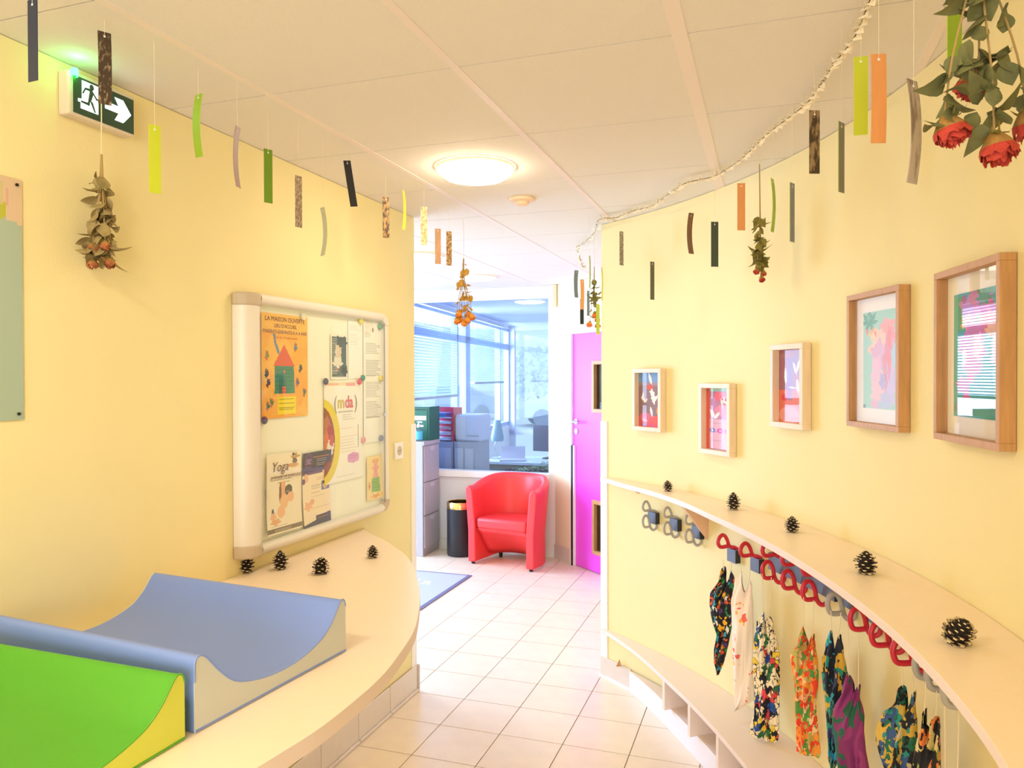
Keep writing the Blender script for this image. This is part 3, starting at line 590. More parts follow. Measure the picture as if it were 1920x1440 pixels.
def changing_mat(label, s0, off0, length, width, rot, cover, side, group, zf=1.0):
    """local x along the wall, front end at y = 0 (towards the corridor), y into the wall"""
    t = thing('changing_mat', label, 'changing mat', LW(s0, off0, CZ + .0008), ROT_L + rot, group)
    top = curve_pts([(0.0, .10), (.001, .138), (.012, .1485), (.030, .140), (.066, .100), (.112, .063), (.18, .043), (.25, .036), (.32, .040), (.395, .060), (.436, .088), (.460, .116), (.472, .130), (.482, .1345), (.491, .130), (.4962, .115)], 5)
    k = width / .4965
    prof = [(0, 0)] + [(p.x * k, p.y * zf) for p in top] + [(width, 0)]
    g = G(); n = len(prof); N = 10
    vs = []; fs = []
    for j in range(N + 1):
        y = .003 + (length - .006) * j / N
        vs += [(x, y, z) for x, z in prof]
    for j in range(N):
        for i in range(n):
            i2 = (i + 1) % n; fs.append((j * n + i, j * n + i2, (j + 1) * n + i2, (j + 1) * n + i))
    g.add(vs, fs); obj('cover', g, cover, t, smooth=True, angle=45)
    for y0, y1, nm in ((0, .0032, 'end_panel'), (length - .0032, length, 'end_panel')):
        g = G(); g.prism([(x if 0 < x < width else x, z) for x, z in prof], y0, y1)
        obj(nm, g, side, t)
    g = G(); g.tube([(0.001, .001, .003), (width - .001, .001, .003)], .003, 6); obj('seam', g, cover, t, smooth=True)
    g = G(); g.tube([(x, .0005, z) for x, z in prof[1:-1]], .0022, 6); obj('piping', g, cover, t, smooth=True)
    return t
BLUE = mat('blue_vinyl', (128, 153, 220), .42, bump=.06, bscale=300); BLUEG = mat('grey_beige_vinyl', (204, 208, 204), .5, bump=.06, bscale=300)
GREEN = mat('green_vinyl', (86, 170, 44), .40, bump=.06, bscale=300); LIME = mat('lime_vinyl', (212, 220, 84), .5, bump=.06, bscale=300)
MG = 'padded changing mats on the counter'
changing_mat('blue padded changing mat with grey end on the counter', -2.415, .712, .66, .485, rad(-5.2), BLUE, BLUEG, MG)
changing_mat('green padded changing mat with lime end at lower left of photo', -2.935, .700, .66, .495, rad(-1.2), GREEN, LIME, MG, .97)

# ================================================================== pine cones
CONE = mat('pine_scale_brown', (62, 44, 32), .7); TIP = mat('pine_scale_tip', (236, 214, 168), .6); CORE = mat('pine_core', (30, 22, 18), .8)
def pine_cone(label, loc, h, w, seed, tilt=(0, 0), group='pine cones', openness=1.0):
    t = thing('pine_cone', label, 'pine cone', loc, 0, group); t.rotation_euler = (tilt[0], tilt[1], seed)
    r = random.Random(seed); g = G(); g.lathe([(0, .002), (w * .22, h * .06), (w * .30, h * .3), (w * .24, h * .62), (w * .10, h * .88), (0, h * .93)], 12); obj('core', g, CORE, t, smooth=True)
    g = G(); N = 58
    for i in range(N):                                            # scales on a spiral, as they grow
        v = (i + .5) / N; R = w * .5 * (math.sin(PI * (.14 + .82 * v)) ** .8) * (1.08 - .35 * v)
        a = i * 2.39996 + r.uniform(-.08, .08); up = (-.30 + 1.25 * v) * openness + r.uniform(-.12, .12)
        z0 = h * (.06 + .80 * v); L = R * r.uniform(.92, 1.06); ca, sa = math.cos(a), math.sin(a); rr = .10 * w
        wd = w * .125 * (1.1 - .5 * v); dz = L * math.sin(up) * .6; th = w * .02
        def P(d, s, z): return (ca * d - sa * s, sa * d + ca * s, max(.0008, z))
        x1, x2 = rr + (L - rr) * .72, L
        z1, z2 = z0 + dz * .6, z0 + dz
        vs = [P(rr, -wd * .3, z0), P(rr, wd * .3, z0), P(x1, wd, z1), P(x2, wd * .45, z2), P(x2, -wd * .45, z2), P(x1, -wd, z1),
              P(rr, -wd * .3, z0 - th * .5), P(rr, wd * .3, z0 - th * .5), P(x1, wd, z1 - th), P(x2, wd * .45, z2 - th * 2.0), P(x2, -wd * .45, z2 - th * 2.0), P(x1, -wd, z1 - th)]
        g.add(vs, [(0, 1, 2, 5), (6, 11, 8, 7), (0, 6, 7, 1), (1, 7, 8, 2), (5, 11, 6, 0)], 0); g.add(vs, [(8, 11, 10, 9), (2, 8, 9, 3), (4, 10, 11, 5)], 0); g.add(vs, [(2, 3, 4, 5), (3, 9, 10, 4)], 1)
    obj('scales', g, [CONE, TIP], t, kind='stuff'); return t
def on(p, z): return (p[0], p[1], z + .0006)
CG = 'pine cones on the left counter'
pine_cone('pine cone half hidden behind the blue changing mat', on((-.955, 2.690), CZ), .062, .066, 1, group=CG)
pine_cone('tall pine cone on left counter under the notice board', on((-.846, 2.735), CZ), .074, .064, 2, group=CG)
pine_cone('wide open pine cone on left counter, nearest the corridor side of the pair', on((-.684, 2.665), CZ), .064, .068, 3, (.35, 0), CG, 1.3)
pine_cone('smallest pine cone alone at the far end of left counter', on((-.541, 2.905), CZ), .052, .052, 4, group=CG)

# ================================================================== right side: upper shelf, hooks, bench
SZ = 1.112
ANG = np.array([-36, -22.5, -20.6, -17.2, -12.9, -6.9, .1, 6.7, 14.8, 20.5, 24.5, 27, 29, 32, 34.5, 36.2]); DEP = np.array([.18, .200, .206, .222, .239, .262, .275, .270, .244, .188, .154, .134, .122, .100, .060, .008])
aa = np.linspace(-33, 36, 90); dd = np.interp(aa, ANG, DEP); dd = np.convolve(np.pad(dd, 3, 'edge'), np.ones(7) / 7, 'valid')
sh = thing('wall_shelf', 'long curved cream shelf running along the right wall', 'shelf', RW(5, .1, SZ - .023))
g = G(); g.strip([RW(x, .0015) - sh.location for x in aa], [RW(x, max(d, .004)) - sh.location for x, d in zip(aa, dd)], 0, .023, 0, 1); obj('shelf_board', g, [CREAM, EDGE_M], sh, bev=.001)
def bracket(ang, dep, hh):
    g = G(); g.add([(-.009, 0, 0), (.009, 0, 0), (-.009, -dep, 0), (.009, -dep, 0), (-.009, 0, -hh), (.009, 0, -hh)], [(0, 2, 4), (1, 5, 3), (0, 1, 3, 2), (2, 3, 5, 4), (0, 4, 5, 1)])
    obj('bracket', g, mat('tan_bracket', (226, 186, 152), .5), sh, RW(ang, .0015, SZ - .0235) - sh.location, ROT_R(ang))
bracket(22.0, .145, .173); bracket(31.3, .05, .036)
CG2 = 'pine cones on the right shelf'
pine_cone('small pine cone at the far end of the right shelf', on((.752, 3.625), SZ), .056, .054, 11, (.1, 0), CG2)
pine_cone('tall pine cone with spiky top on right shelf, second from far end', on((.916, 3.115), SZ), .078, .064, 12, (0, 0), CG2)
pine_cone('middle pine cone on right shelf, below the small grey frame', on((.992, 2.666), SZ), .060, .058, 13, (0, .0), CG2)
pine_cone('round pine cone on right shelf below the oak frames', on((.990, 2.104), SZ), .068, .068, 14, (0, 0), CG2)
pine_cone('nearest pine cone on right shelf, leaning to one side', on((.914, 1.556), SZ), .064, .068, 15, (-.15, -.45), CG2, 1.2)

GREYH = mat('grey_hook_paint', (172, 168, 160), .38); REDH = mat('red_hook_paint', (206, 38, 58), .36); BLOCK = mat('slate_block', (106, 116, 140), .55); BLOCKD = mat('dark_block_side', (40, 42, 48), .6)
def hook_path(top, k=1.0):
    if top: P = [(.012, .002, -.004), (.010, .014, .003), (.004, .026, .005), (0, .034, .012), (0, .041, .032), (.001, .052, .049), (.003, .066, .054), (.005, .080, .045), (.007, .087, .028), (.009, .082, .013), (.010, .070, .009), (.010, .046, .011)]
    else: P = [(.012, .002, -.006), (.010, .006, -.026), (.006, .018, -.034), (.002, .029, -.028), (0, .037, -.010), (0, .042, .016), (.001, .052, .036), (.003, .065, .043), (.005, .079, .036), (.007, .087, .018), (.009, .083, -.006), (.010, .072, -.014), (.010, .046, -.013)]
    return curve_pts([(x, -o * k, z * k) for x, o, z in P], 5)
HG = 'coat hooks below the right shelf'
def coat_hook(label, ang, z, m, top=True, bottom=True, k=1.0, r=.0062, bh=.058):
    t = thing('coat_hook', label, 'coat hook', RW(ang, .001, z), ROT_R(ang), HG)
    g = G(); g.box(-.031, .031, -.026, 0, -bh / 2, bh / 2); bo = obj('block', g, BLOCK, t, bev=.002)
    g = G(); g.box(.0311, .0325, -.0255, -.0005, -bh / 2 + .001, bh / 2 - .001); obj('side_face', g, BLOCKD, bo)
    if top: g = G(); g.tube([Vector(p) + Vector((0, 0, bh / 2 + .004)) for p in hook_path(True, k)], r, 10); obj('hook', g, m, t, smooth=True, angle=60)
    if bottom: g = G(); g.tube([Vector(p) + Vector((0, 0, -bh / 2 + .002)) for p in hook_path(False, k)], r, 10); obj('hook', g, m, t, smooth=True, angle=60)
    return t
coat_hook('grey double coat hook, farthest under the shelf', 28.9, .949, GREYH)
coat_hook('grey double coat hook, middle one of the far grey three', 25.9, .944, GREYH)
coat_hook('grey double coat hook partly behind the shelf bracket', 22.9, .939, GREYH)
coat_hook('red coat hook holding the dark multicoloured bag', 18.2, .889, REDH, True, False, 1.1, .0082)
coat_hook('red coat hook holding the white bag printed with cars', 15.2, .889, REDH, True, False, 1.1, .0082)
def hook_rail(label, a0, a1, z, hooks, m, group=HG):
    t = thing('coat_hook_rail', label, 'coat hook', RW((a0 + a1) / 2, .001, z), 0, group)
    A = [a0 + (a1 - a0) * i / 12 for i in range(13)]; g = G(); g.strip([RW(x, .001) - RW((a0 + a1) / 2, .001) for x in A], [RW(x, .026) - RW((a0 + a1) / 2, .001) for x in A], -.034, .034); obj('board', g, BLOCK, t, bev=.002); e1_ = RW(a1, .0135) - RW((a0 + a1) / 2, .001)
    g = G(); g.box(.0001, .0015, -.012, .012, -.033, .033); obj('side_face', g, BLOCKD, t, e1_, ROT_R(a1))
    for ang, tp in hooks:
        g = G(); g.tube([Vector(p) + Vector((0, 0, .030 if tp else -.032)) for p in hook_path(tp, 1.1)], .0082, 10)
        obj('hook', g, m, t, RW(ang, .001) - RW((a0 + a1) / 2, .001), ROT_R(ang), smooth=True, angle=60)
    return t
hook_rail('slate rail with six red hooks under the shelf', 13.5, 5.6, .930, [(12.3, True), (12.3, False), (9.75, True), (9.75, False), (7.2, True), (7.2, False)], REDH)
coat_hook('grey coat hook between the two red hook rails', 4.1, .934, GREYH, True, True, 1.1, .0085, .066)
hook_rail('slate rail with red hooks nearest the camera, mostly behind the shelf', 2.4, -4.4, .934, [(1.4, True), (1.4, False), (-1.05, True), (-1.05, False), (-3.5, True), (-3.5, False)], REDH)
coat_hook('grey coat hook peeking below shelf above the teal bag', -5.9, .944, GREYH, True, True, 1.1, .0085)
coat_hook('grey coat hook, second after the red hooks, above the black floral bag', -7.2, .944, GREYH, True, True, 1.1, .0085)
coat_hook('grey coat hook, nearest one peeking below the shelf edge', -8.9, .944, GREYH, True, True, 1.1, .0085)

# ---- bench with cubby holes
BA = np.array([-36, -20, 0, 8.4, 13.9, 19.1, 24, 28.6, 32, 34.9, 36.1]); BD = np.array([.28, .285, .282, .268, .246, .213, .172, .112, .068, .034, .012])
ba = np.linspace(-33, 36.1, 70); bd = np.interp(ba, BA, BD); bd = np.convolve(np.pad(bd, 2, 'edge'), np.ones(5) / 5, 'valid')
dep = lambda x: float(np.interp(x, ba, bd))
bench = thing('bench', 'low curved pale bench with open cubby holes along the right wall', 'bench', RW(10, .1, 0))
bl_ = bench.location
g = G(); g.strip([RW(x, .0015) - bl_ for x in ba], [RW(x, d) - bl_ for x, d in zip(ba, bd)], .249, .268, 0, 1); obj('bench_top', g, [BOARD_M, EDGE_M], bench, bev=.001)
pa = [x for x in ba if dep(x) > .045 + .014] ; pm = max(pa)
g = G(); g.strip([RW(x, .0125) - bl_ for x in pa], [RW(x, dep(x) - .045) - bl_ for x in pa], .0005, .108, 0, 1); obj('plinth', g, [BOARD_M, mat('plinth_white', (238, 234, 240), .5)], bench)
g = G(); pb = [x for x in pa if x < 24.2]; g.strip([RW(x, .0015) - bl_ for x in pb], [RW(x, .012) - bl_ for x in pb], .109, .2485); obj('back_panel', g, mat('cubby_back', (226, 196, 178), .6), bench)
for ang in (24.0, 19.1, 13.9, 8.7, 3.5, -1.7, -6.9):
    g = G(); g.box(-.009, .009, -(dep(ang) - .006), -.013, .1085, .2485); obj('divider', g, [BOARD_M], bench, RW(ang, .0) - bl_, ROT_R(ang))
g = G(); g.add([(-.012, -.002, 0), (.012, -.002, 0), (0, -.03, 0), (0, -.004, .035)], [(0, 1, 2), (0, 3, 1), (1, 3, 2), (2, 3, 0)]); obj('corner_block', g, OAK, bench, RW(33.6, .0125, .109) - bl_, ROT_R(33.6))

# ================================================================== drawstring bags
BAGS = {
'b1':((0.896,3.132),-34.0,[(-0.0164, 0.868), (0.0164, 0.858)],[(-0.0175, 0.898), (0.0162, 0.889)],[(0.826, -0.0356, 0.03), (0.787, -0.0549, 0.0246), (0.747, -0.0743, 0.0191), (0.703, -0.0771, 0.0164), (0.66, -0.0704, 0.0175), (0.623, -0.0605, 0.0191), (0.581, -0.0439, 0.0109), (0.547, -0.0506, 0.0055), (0.514, -0.0577, -0.0027), (0.459, -0.0577, -0.0164), (0.409, -0.044, -0.0373)]),
'b2':((0.931,3.004),-35.2,[(-0.017, 0.879), (0.0169, 0.851)],[(-0.0177, 0.942), (0.0187, 0.931)],[(0.828, -0.0448, 0.0272), (0.812, -0.05, 0.0298), (0.769, -0.059, 0.0324), (0.665, -0.0548, 0.0325), (0.561, -0.0521, 0.0335), (0.456, -0.0484, 0.0351), (0.378, -0.0448, 0.0367), (0.347, -0.0437, 0.0066), (0.315, -0.0432, -0.0379)]),
'b3':((0.965,2.852),-36.7,[(-0.0111, 0.769), (0.011, 0.756)],[(-0.0169, 0.911), (0.0174, 0.904)],[(0.726, -0.0382, 0.0257), (0.686, -0.0456, 0.0379), (0.616, -0.0516, 0.0501), (0.516, -0.0515, 0.0501), (0.467, -0.0466, 0.0492), (0.367, -0.048, 0.0478), (0.315, -0.0644, 0.0469), (0.292, -0.0679, 0.0439), (0.279, -0.0554, 0.0308)]),
'b4':((1.008,2.562),-39.5,[(-0.0148, 0.812), (0.0147, 0.785)],[(-0.0148, 0.907), (0.019, 0.903)],[(0.762, -0.0322, 0.025), (0.724, -0.0514, 0.0319), (0.698, -0.0609, 0.0344), (0.652, -0.0549, 0.0355), (0.603, -0.0443, 0.0338), (0.546, -0.0443, 0.027), (0.475, -0.0397, 0.0339), (0.386, -0.0389, 0.0443), (0.37, -0.0382, 0.0375)]),
'b5':((1.022,2.377),-41.3,[(-0.0112, 0.86), (0.0111, 0.847)],[(-0.0143, 0.92), (0.0167, 0.919)],[(0.81, -0.0303, 0.0253), (0.759, -0.0424, 0.0332), (0.709, -0.0414, 0.0427), (0.66, -0.0372, 0.0334), (0.595, -0.0284, 0.0209), (0.529, -0.0235, 0.0115), (0.48, -0.0219, 0.0163), (0.44, -0.0234, 0.0084), (0.418, -0.0138, -0.0011)]),
'b6':((1.010,2.225),-42.6,[(-0.0139, 0.777), (0.0142, 0.751)],[(-0.0156, 0.92), (0.0134, 0.895)],[(0.737, -0.0303, 0.0163), (0.701, -0.0453, 0.0304), (0.667, -0.0558, 0.032), (0.619, -0.0617, 0.0306), (0.558, -0.0526, 0.0365), (0.484, -0.0435, 0.0512), (0.403, -0.0403, 0.0543), (0.309, -0.0402, 0.0544), (0.298, -0.0342, 0.0457)]),
'b7':((1.009,1.917),-45.8,[(-0.0121, 0.872), (0.0126, 0.86)],[(-0.0151, 0.919), (0.0116, 0.902)],[(0.835, -0.0281, 0.0179), (0.791, -0.0585, 0.0232), (0.759, -0.0712, 0.0241), (0.729, -0.0784, 0.0242), (0.7, -0.0757, 0.0237), (0.674, -0.0638, 0.0238), (0.649, -0.0529, 0.0252), (0.601, -0.0455, 0.0306), (0.505, -0.0454, 0.0308), (0.497, -0.0399, 0.0256)]),
'b8':((1.036,1.862),-46.7,[(-0.0125, 0.832), (0.0132, 0.825)],[(-0.0099, 0.902), (0.0147, 0.886)],[(0.813, -0.0173, 0.02), (0.788, -0.021, 0.0226), (0.758, -0.0279, 0.0235), (0.729, -0.033, 0.0236), (0.699, -0.0382, 0.0236), (0.672, -0.0434, 0.0254), (0.585, -0.0432, 0.0256), (0.51, -0.043, 0.0258), (0.502, -0.036, 0.0207)]),
}
def bag(key, label, m, lining, seed, folds=3.0, thick=.022, nearer=1.0, notch=.028):
    (X, Y), rz, pk, st, rows = BAGS[key]
    if nearer != 1.0:
        H_ = lambda z: CAM_H - (CAM_H - z) * nearer
        X, Y = X * nearer, Y * nearer; pk = [(a * nearer, H_(b)) for a, b in pk]; st = [(a * nearer, H_(b)) for a, b in st]; rows = [(H_(a), b * nearer, c * nearer) for a, b, c in rows]
    zb = min(r[0] for r in rows)
    t = thing('drawstring_bag', label, 'bag', (X, Y, zb), rad(rz), 'cloth drawstring bags on the hooks'); R_ = random.Random(seed)
    rows = sorted(rows, key=lambda r: -r[0]); zs = [r[0] for r in rows]; U, V = 32, 40
    ph = [R_.uniform(0, 6.28) for _ in range(6)]
    zneck = zs[0]
    mid = (pk[0][0] + pk[1][0]) / 2
    def outline(z):
        zz = [-r[0] for r in rows]; return float(np.interp(-z, zz, [r[1] for r in rows])), float(np.interp(-z, zz, [r[2] for r in rows]))
    xl0, xr0 = outline(zneck)
    TOP = [(xl0, zneck), (pk[0][0] - .0035, pk[0][1] - .004), (pk[0][0], pk[0][1]), (pk[0][0] + .0035, pk[0][1] - .006), (mid - .002, zneck - notch), (pk[1][0] - .0035, pk[1][1] - .006), (pk[1][0], pk[1][1]), (pk[1][0] + .0035, pk[1][1] - .004), (xr0, zneck)]
    TU = [-1, -.62, -.5, -.38, 0, .38, .5, .62, 1]
    def sheet(sgn):
        vs = []; fs = []
        for j in range(V + 1):
            v = (j / V) ** 1.2
            for i in range(U + 1):
                u = -1 + 2 * i / U; xt = float(np.interp(u, TU, [p[0] for p in TOP])); zt = float(np.interp(u, TU, [p[1] for p in TOP]))
                z = zt + (zb - zt) * v; x0, x1 = outline(min(z, zneck)); xb = x0 + (x1 - x0) * (u + 1) / 2
                k = min(1, v / .16); k = k * k * (3 - 2 * k); x = xt + (xb - xt) * k
                body = math.sqrt(max(0, 1 - u * u)) * thick * (.30 + .9 * math.sin(PI * min(1, max(0, v)) ** .8)) * (1 if v < .97 else .6)
                fold = .0070 * math.sin(folds * 3.1 * u + ph[0] + 1.8 * math.sin(3 * v + ph[1])) * (1 - u * u) * (1 - .5 * v) + .005 * math.sin(9 * u + 14 * v + ph[2]) * (1 - u * u) + .006 * math.sin(11 * v + 3 * u + ph[3]) * (1 - u * u)
                vs.append((x, sgn * body + 1.4 * fold, z - zb))
        for j in range(V):
            for i in range(U): fs.append((j * (U + 1) + i, j * (U + 1) + i + 1, (j + 1) * (U + 1) + i + 1, (j + 1) * (U + 1) + i))
        return vs, fs
    g = G(); g.add(*sheet(-1)); g.add(*sheet(1))
    obj('pouch', g, m, t, smooth=True, angle=70)
    for (x0, z0), (x1, z1) in zip(pk, st):
        g = G(); g.tube(curve_pts([(x0, 0, z0 - zb - .012), (x0 * .97 + x1 * .03, .0, z0 - zb + .01), ((x0 + x1) / 2 + .001, 0, (z0 + z1) / 2 - zb), (x1, .0, z1 - zb)], 4), .0013, 6); obj('cord', g, CORD, t, smooth=True)
    return t
FB1 = fabric('print_dark_multi', [((30, 28, 36), 3), ((240, 180, 40), 2), ((236, 100, 50), 2), ((78, 56, 110), 2.2), ((46, 140, 80), 1.4), ((232, 226, 210), 1.2), ((60, 170, 190), 1.3), ((30, 28, 36), 1)], 62, .5, line=(20, 20, 26), lw=.10, seed=1.3)
FB2 = fabric('print_white_cars', [((250, 236, 222), 10), ((238, 110, 100), .9), ((250, 236, 222), 8), ((244, 184, 80), .9), ((250, 236, 222), 6), ((190, 206, 150), .5), ((250, 236, 222), 3)], 46, .3, seed=2.1, stretch=(1, 1, 1))
FB3 = fabric('print_white_black', [((246, 232, 198), 5), ((24, 26, 36), 2.3), ((240, 208, 60), 1.6), ((36, 84, 168), 1.3), ((246, 232, 198), 2), ((40, 116, 70), 1.4), ((222, 70, 80), 1.0)], 46, .75, line=(24, 24, 32), lw=.045, seed=3.7)
FB4 = fabric('print_red_floral', [((236, 74, 40), 3), ((196, 176, 90), 2.6), ((86, 150, 66), 2.2), ((246, 206, 150), 2.0), ((246, 160, 60), 1.4), ((236, 74, 40), 1)], 60, .7, seed=4.2)
FB5 = fabric('print_navy_teal', [((34, 40, 54), 4), ((42, 150, 130), 1.8), ((212, 168, 60), 2), ((70, 80, 130), 2), ((60, 180, 214), 1.5), ((34, 40, 54), 1)], 38, .8, seed=5.5)
FB6 = fabric('print_plum_green', [((150, 56, 120), 4), ((40, 98, 74), 2.6), ((130, 46, 106), 3), ((40, 98, 74), .8)], 20, 1.0, seed=6.1, stretch=(1, 1, .5))
FB7 = fabric('print_teal_gold', [((32, 36, 44), 3), ((50, 150, 140), 2), ((214, 176, 70), 2.2), ((60, 90, 140), 1.3), ((36, 110, 80), 1.6), ((200, 190, 150), .6)], 52, .9, seed=7.9)
FB8 = fabric('print_black_floral', [((34, 34, 40), 5), ((240, 140, 70), 1.5), ((222, 206, 140), 1.7), ((150, 160, 80), .8), ((34, 34, 40), 2), ((216, 110, 130), .5)], 60, .6, seed=8.4)
bag('b1', 'black bag with orange, purple and turquoise print, farthest of the hanging bags', FB1, None, 1)
bag('b2', 'white bag printed with small red and yellow cars', FB2, None, 2, 2.2)
bag('b3', 'cream bag with black, blue and yellow print, its foot on the bench', FB3, None, 3, 2.6)
bag('b4', 'red and green floral bag hanging by two ears', FB4, None, 4, 3.2, notch=.05)
bag('b5', 'narrow navy, turquoise and gold bag behind the purple bag', FB5, None, 5, 3.2)
bag('b6', 'purple bag with dark green blotches', FB6, None, 6, 2.6)
bag('b7', 'wide teal, gold and black bag gaping open', FB7, None, 7, 2.2, .03, notch=.085)
bag('b8', 'black bag with orange and cream flowers, nearest of the hanging bags', FB8, None, 8, 3.4, nearer=.965)
t = thing('hanging_cord', 'pair of cream cords hanging below shelf edge, nearest the camera', 'cord', (1.035, 1.765, .30))
for x, y, x2, y2 in ((-.012, .012, -.008, .012), (.012, -.006, .006, -.004)):
    g = G(); g.tube([(x, y, .62), (x2, y2, .2), (0, 0, 0)], .0018, 6); obj('strand', g, CORD, t, smooth=True)

# ================================================================== framed pictures on the right wall
def frame(name, label, ang, z, w, h, depth, bar, wood, cv, inset, pad=0.0, group=None, mat_col=None, pw=None, ph=None):
    t = thing(name, label, 'picture', RW(ang, .0015 + (w / 2) ** 2 / (2 * RR), z), ROT_R(ang), group)
    for nm, (x0, x1, z0, z1) in (('frame_bar', (-w / 2, w / 2, h / 2 - bar, h / 2)), ('frame_bar', (-w / 2, w / 2, -h / 2, -h / 2 + bar)), ('frame_bar', (-w / 2, -w / 2 + bar, -h / 2 + bar, h / 2 - bar)), ('frame_bar', (w / 2 - bar, w / 2, -h / 2 + bar, h / 2 - bar))):
        g = G(); g.box(x0, x1, -depth, 0, z0, z1); obj(nm, g, wood, t, bev=.0012)
    g = G(); g.box(-w / 2 + bar * .6, w / 2 - bar * .6, -.006, -.001, -h / 2 + bar * .6, h / 2 - bar * .6); obj('backing', g, mat_col or mat('mount_card', (250, 240, 222), .8), t)
    iw, ih = pw or (w - 2 * bar), ph or (h - 2 * bar)
    cv.sheet('print', iw, ih, t, (0, -.0075, pad))
    g = G(); g.box(-w / 2 + bar * .8, w / 2 - bar * .8, -inset - .002, -inset, -h / 2 + bar * .8, h / 2 - bar * .8); obj('glass_pane', g, FRAMEGLASS, t)
    return t
WHT = (246, 240, 232)
cv = Canvas(60, 92, (150, 116, 120)); cv.rect(0, 0, 1, .17, (120, 160, 210)); cv.rect(0, .17, 1, .24, (160, 140, 150)); cv.ell(.5, .27, .13, .05, (236, 90, 70)); cv.rect(.0, .80, 1, 1, (226, 96, 104)); cv.ell(.3, .82, .25, .08, (224, 110, 140)); cv.ell(.9, .70, .14, .09, (240, 150, 70)); cv.ell(.75, .88, .3, .09, (236, 90, 84))
for x, y, L, w_, a in ((.5, .11, .12, .035, 1.2), (.62, .44, .16, .055, 1.3), (.22, .50, .10, .03, .5), (.18, .44, .09, .025, 1.8), (.30, .52, .07, .022, 2.6), (.55, .72, .10, .03, 1.3), (.25, .88, .10, .008, .2), (.72, .48, .1, .03, 2.4), (.58, .36, .08, .03, .2)): cv.leaf(x, y, L, w_, a, WHT)
for x, c in ((.25, (150, 90, 170)), (.55, (226, 80, 130)), (.85, (226, 90, 120))): cv.ell(x, .965, .11, .028, c)
SG = 'small pale box frames on the right wall'; SD = .036
frame('picture_frame', 'small pale box frame with white leaves on mauve, farthest on right wall', 29.4, 1.546, .224, .318, SD, .021, LIGHTWOOD, cv, .007, group=SG)
cv = Canvas(60, 92, (196, 120, 150)); cv.rect(0, 0, 1, .05, (150, 190, 160)); cv.rect(0, .05, 1, .16, (176, 110, 130)); cv.ell(.55, .13, .22, .08, (232, 84, 96)); cv.rect(.0, .33, 1, .36, (230, 120, 150)); cv.ell(.75, .36, .4, .1, (240, 130, 150)); cv.rect(.15, .15, .35, .5, (196, 140, 190)); cv.rect(0, .5, 1, 1, (232, 176, 196)); cv.rect(0, .0, .14, 1, (226, 96, 80))
for x, y, L, w_, a in ((.72, .22, .08, .02, .3), (.62, .24, .08, .02, 1.2), (.82, .22, .07, .02, 2.2), (.7, .18, .06, .02, 1.7), (.25, .42, .10, .04, .8), (.42, .45, .1, .03, 2.5)): cv.leaf(x, y, L, w_, a, WHT)
for y in np.arange(.5, 1, .07): cv.rect(.14, y, 1, y + .006, (150, 130, 150), .5)
for x in np.arange(.2, 1, .1): cv.rect(x, .5, x + .008, 1, (150, 130, 150), .4)
for x, c in ((.25, (130, 130, 200)), (.55, (220, 70, 170)), (.83, (206, 60, 190))): cv.ell(x, .69, .12, .04, c); cv.ell(x, .69, .04, .012, (240, 220, 235))
frame('picture_frame', 'small pale box frame with pink collage, lowest on right wall', 20.2, 1.474, .231, .318, SD, .021, LIGHTWOOD, cv, .007, group=SG)
cv = Canvas(60, 92, (176, 120, 130)); cv.rect(0, .1, 1, .55, (168, 110, 128)); cv.rect(0, .55, .9, 1, (232, 120, 100)); cv.ell(.8, .2, .3, .16, (150, 110, 140)); cv.ell(.4, .9, .4, .12, (240, 160, 150)); cv.rect(.3, .12, .5, .7, (136, 120, 190), .6); cv.ell(.2, .66, .1, .05, (226, 70, 80))
for x, y, L, w_, a in ((.25, .36, .12, .03, 1.5), (.6, .26, .1, .025, 1.1), (.72, .22, .09, .025, 1.9), (.7, .5, .1, .035, 1.4), (.8, .56, .08, .03, .6), (.5, .52, .1, .01, .1)): cv.leaf(x, y, L, w_, a, WHT)
frame('picture_frame', 'small pale box frame reflecting a window, beside the oak frames', 11.0, 1.627, .226, .320, SD, .021, LIGHTWOOD, cv, .007, group=SG)
# the two larger oak frames: loose abstract colour studies
cv = Canvas(84, 130, (158, 204, 164)); r_ = random.Random(5)
for x, y, rx, ry, c in ((.62, .34, .42, .18, (244, 190, 130)), (.30, .24, .08, .04, (250, 206, 130)), (.75, .16, .22, .07, (246, 140, 104)), (.85, .30, .16, .10, (246, 130, 110)), (.5, .45, .24, .14, (222, 160, 190)), (.42, .62, .16, .16, (240, 176, 190)), (.45, .82, .20, .12, (246, 180, 176)), (.74, .56, .12, .28, (222, 110, 90)), (.86, .72, .14, .22, (206, 176, 220)), (.70, .90, .16, .09, (190, 176, 210)), (.95, .45, .10, .12, (170, 200, 220)), (.55, .96, .3, .04, (180, 190, 206)), (.8, .44, .05, .26, (240, 100, 50)), (.6, .72, .09, .08, (176, 150, 200)), (.36, .95, .12, .05, (230, 160, 170))): cv.ell(x, y, rx, ry, c, .92, .16, 5, x * 31)
cv.ell(.20, .09, .20, .085, (70, 150, 70), 1, .25, 7); cv.ell(.17, .06, .07, .03, (120, 176, 110), 1, .3)
for k in range(9): cv.leaf(.1 + .035 * k, .19 + .02 * (k % 3), .04, .012, 1.2 + .3 * (k % 4), r_.choice([(246, 196, 40), (240, 150, 50), (226, 90, 60), (206, 190, 50)]))
cv.rect(0.0, .965, .08, 1, (60, 80, 80), .7)
frame('picture_frame', 'medium oak frame with pink and orange abstract on pale green', 1.1, 1.714, .320, .422, .034, .017, OAK, cv, .020, .0, 'oak framed abstract prints', pw=.20, ph=.30)
cv = Canvas(84, 130, (74, 164, 134)); 
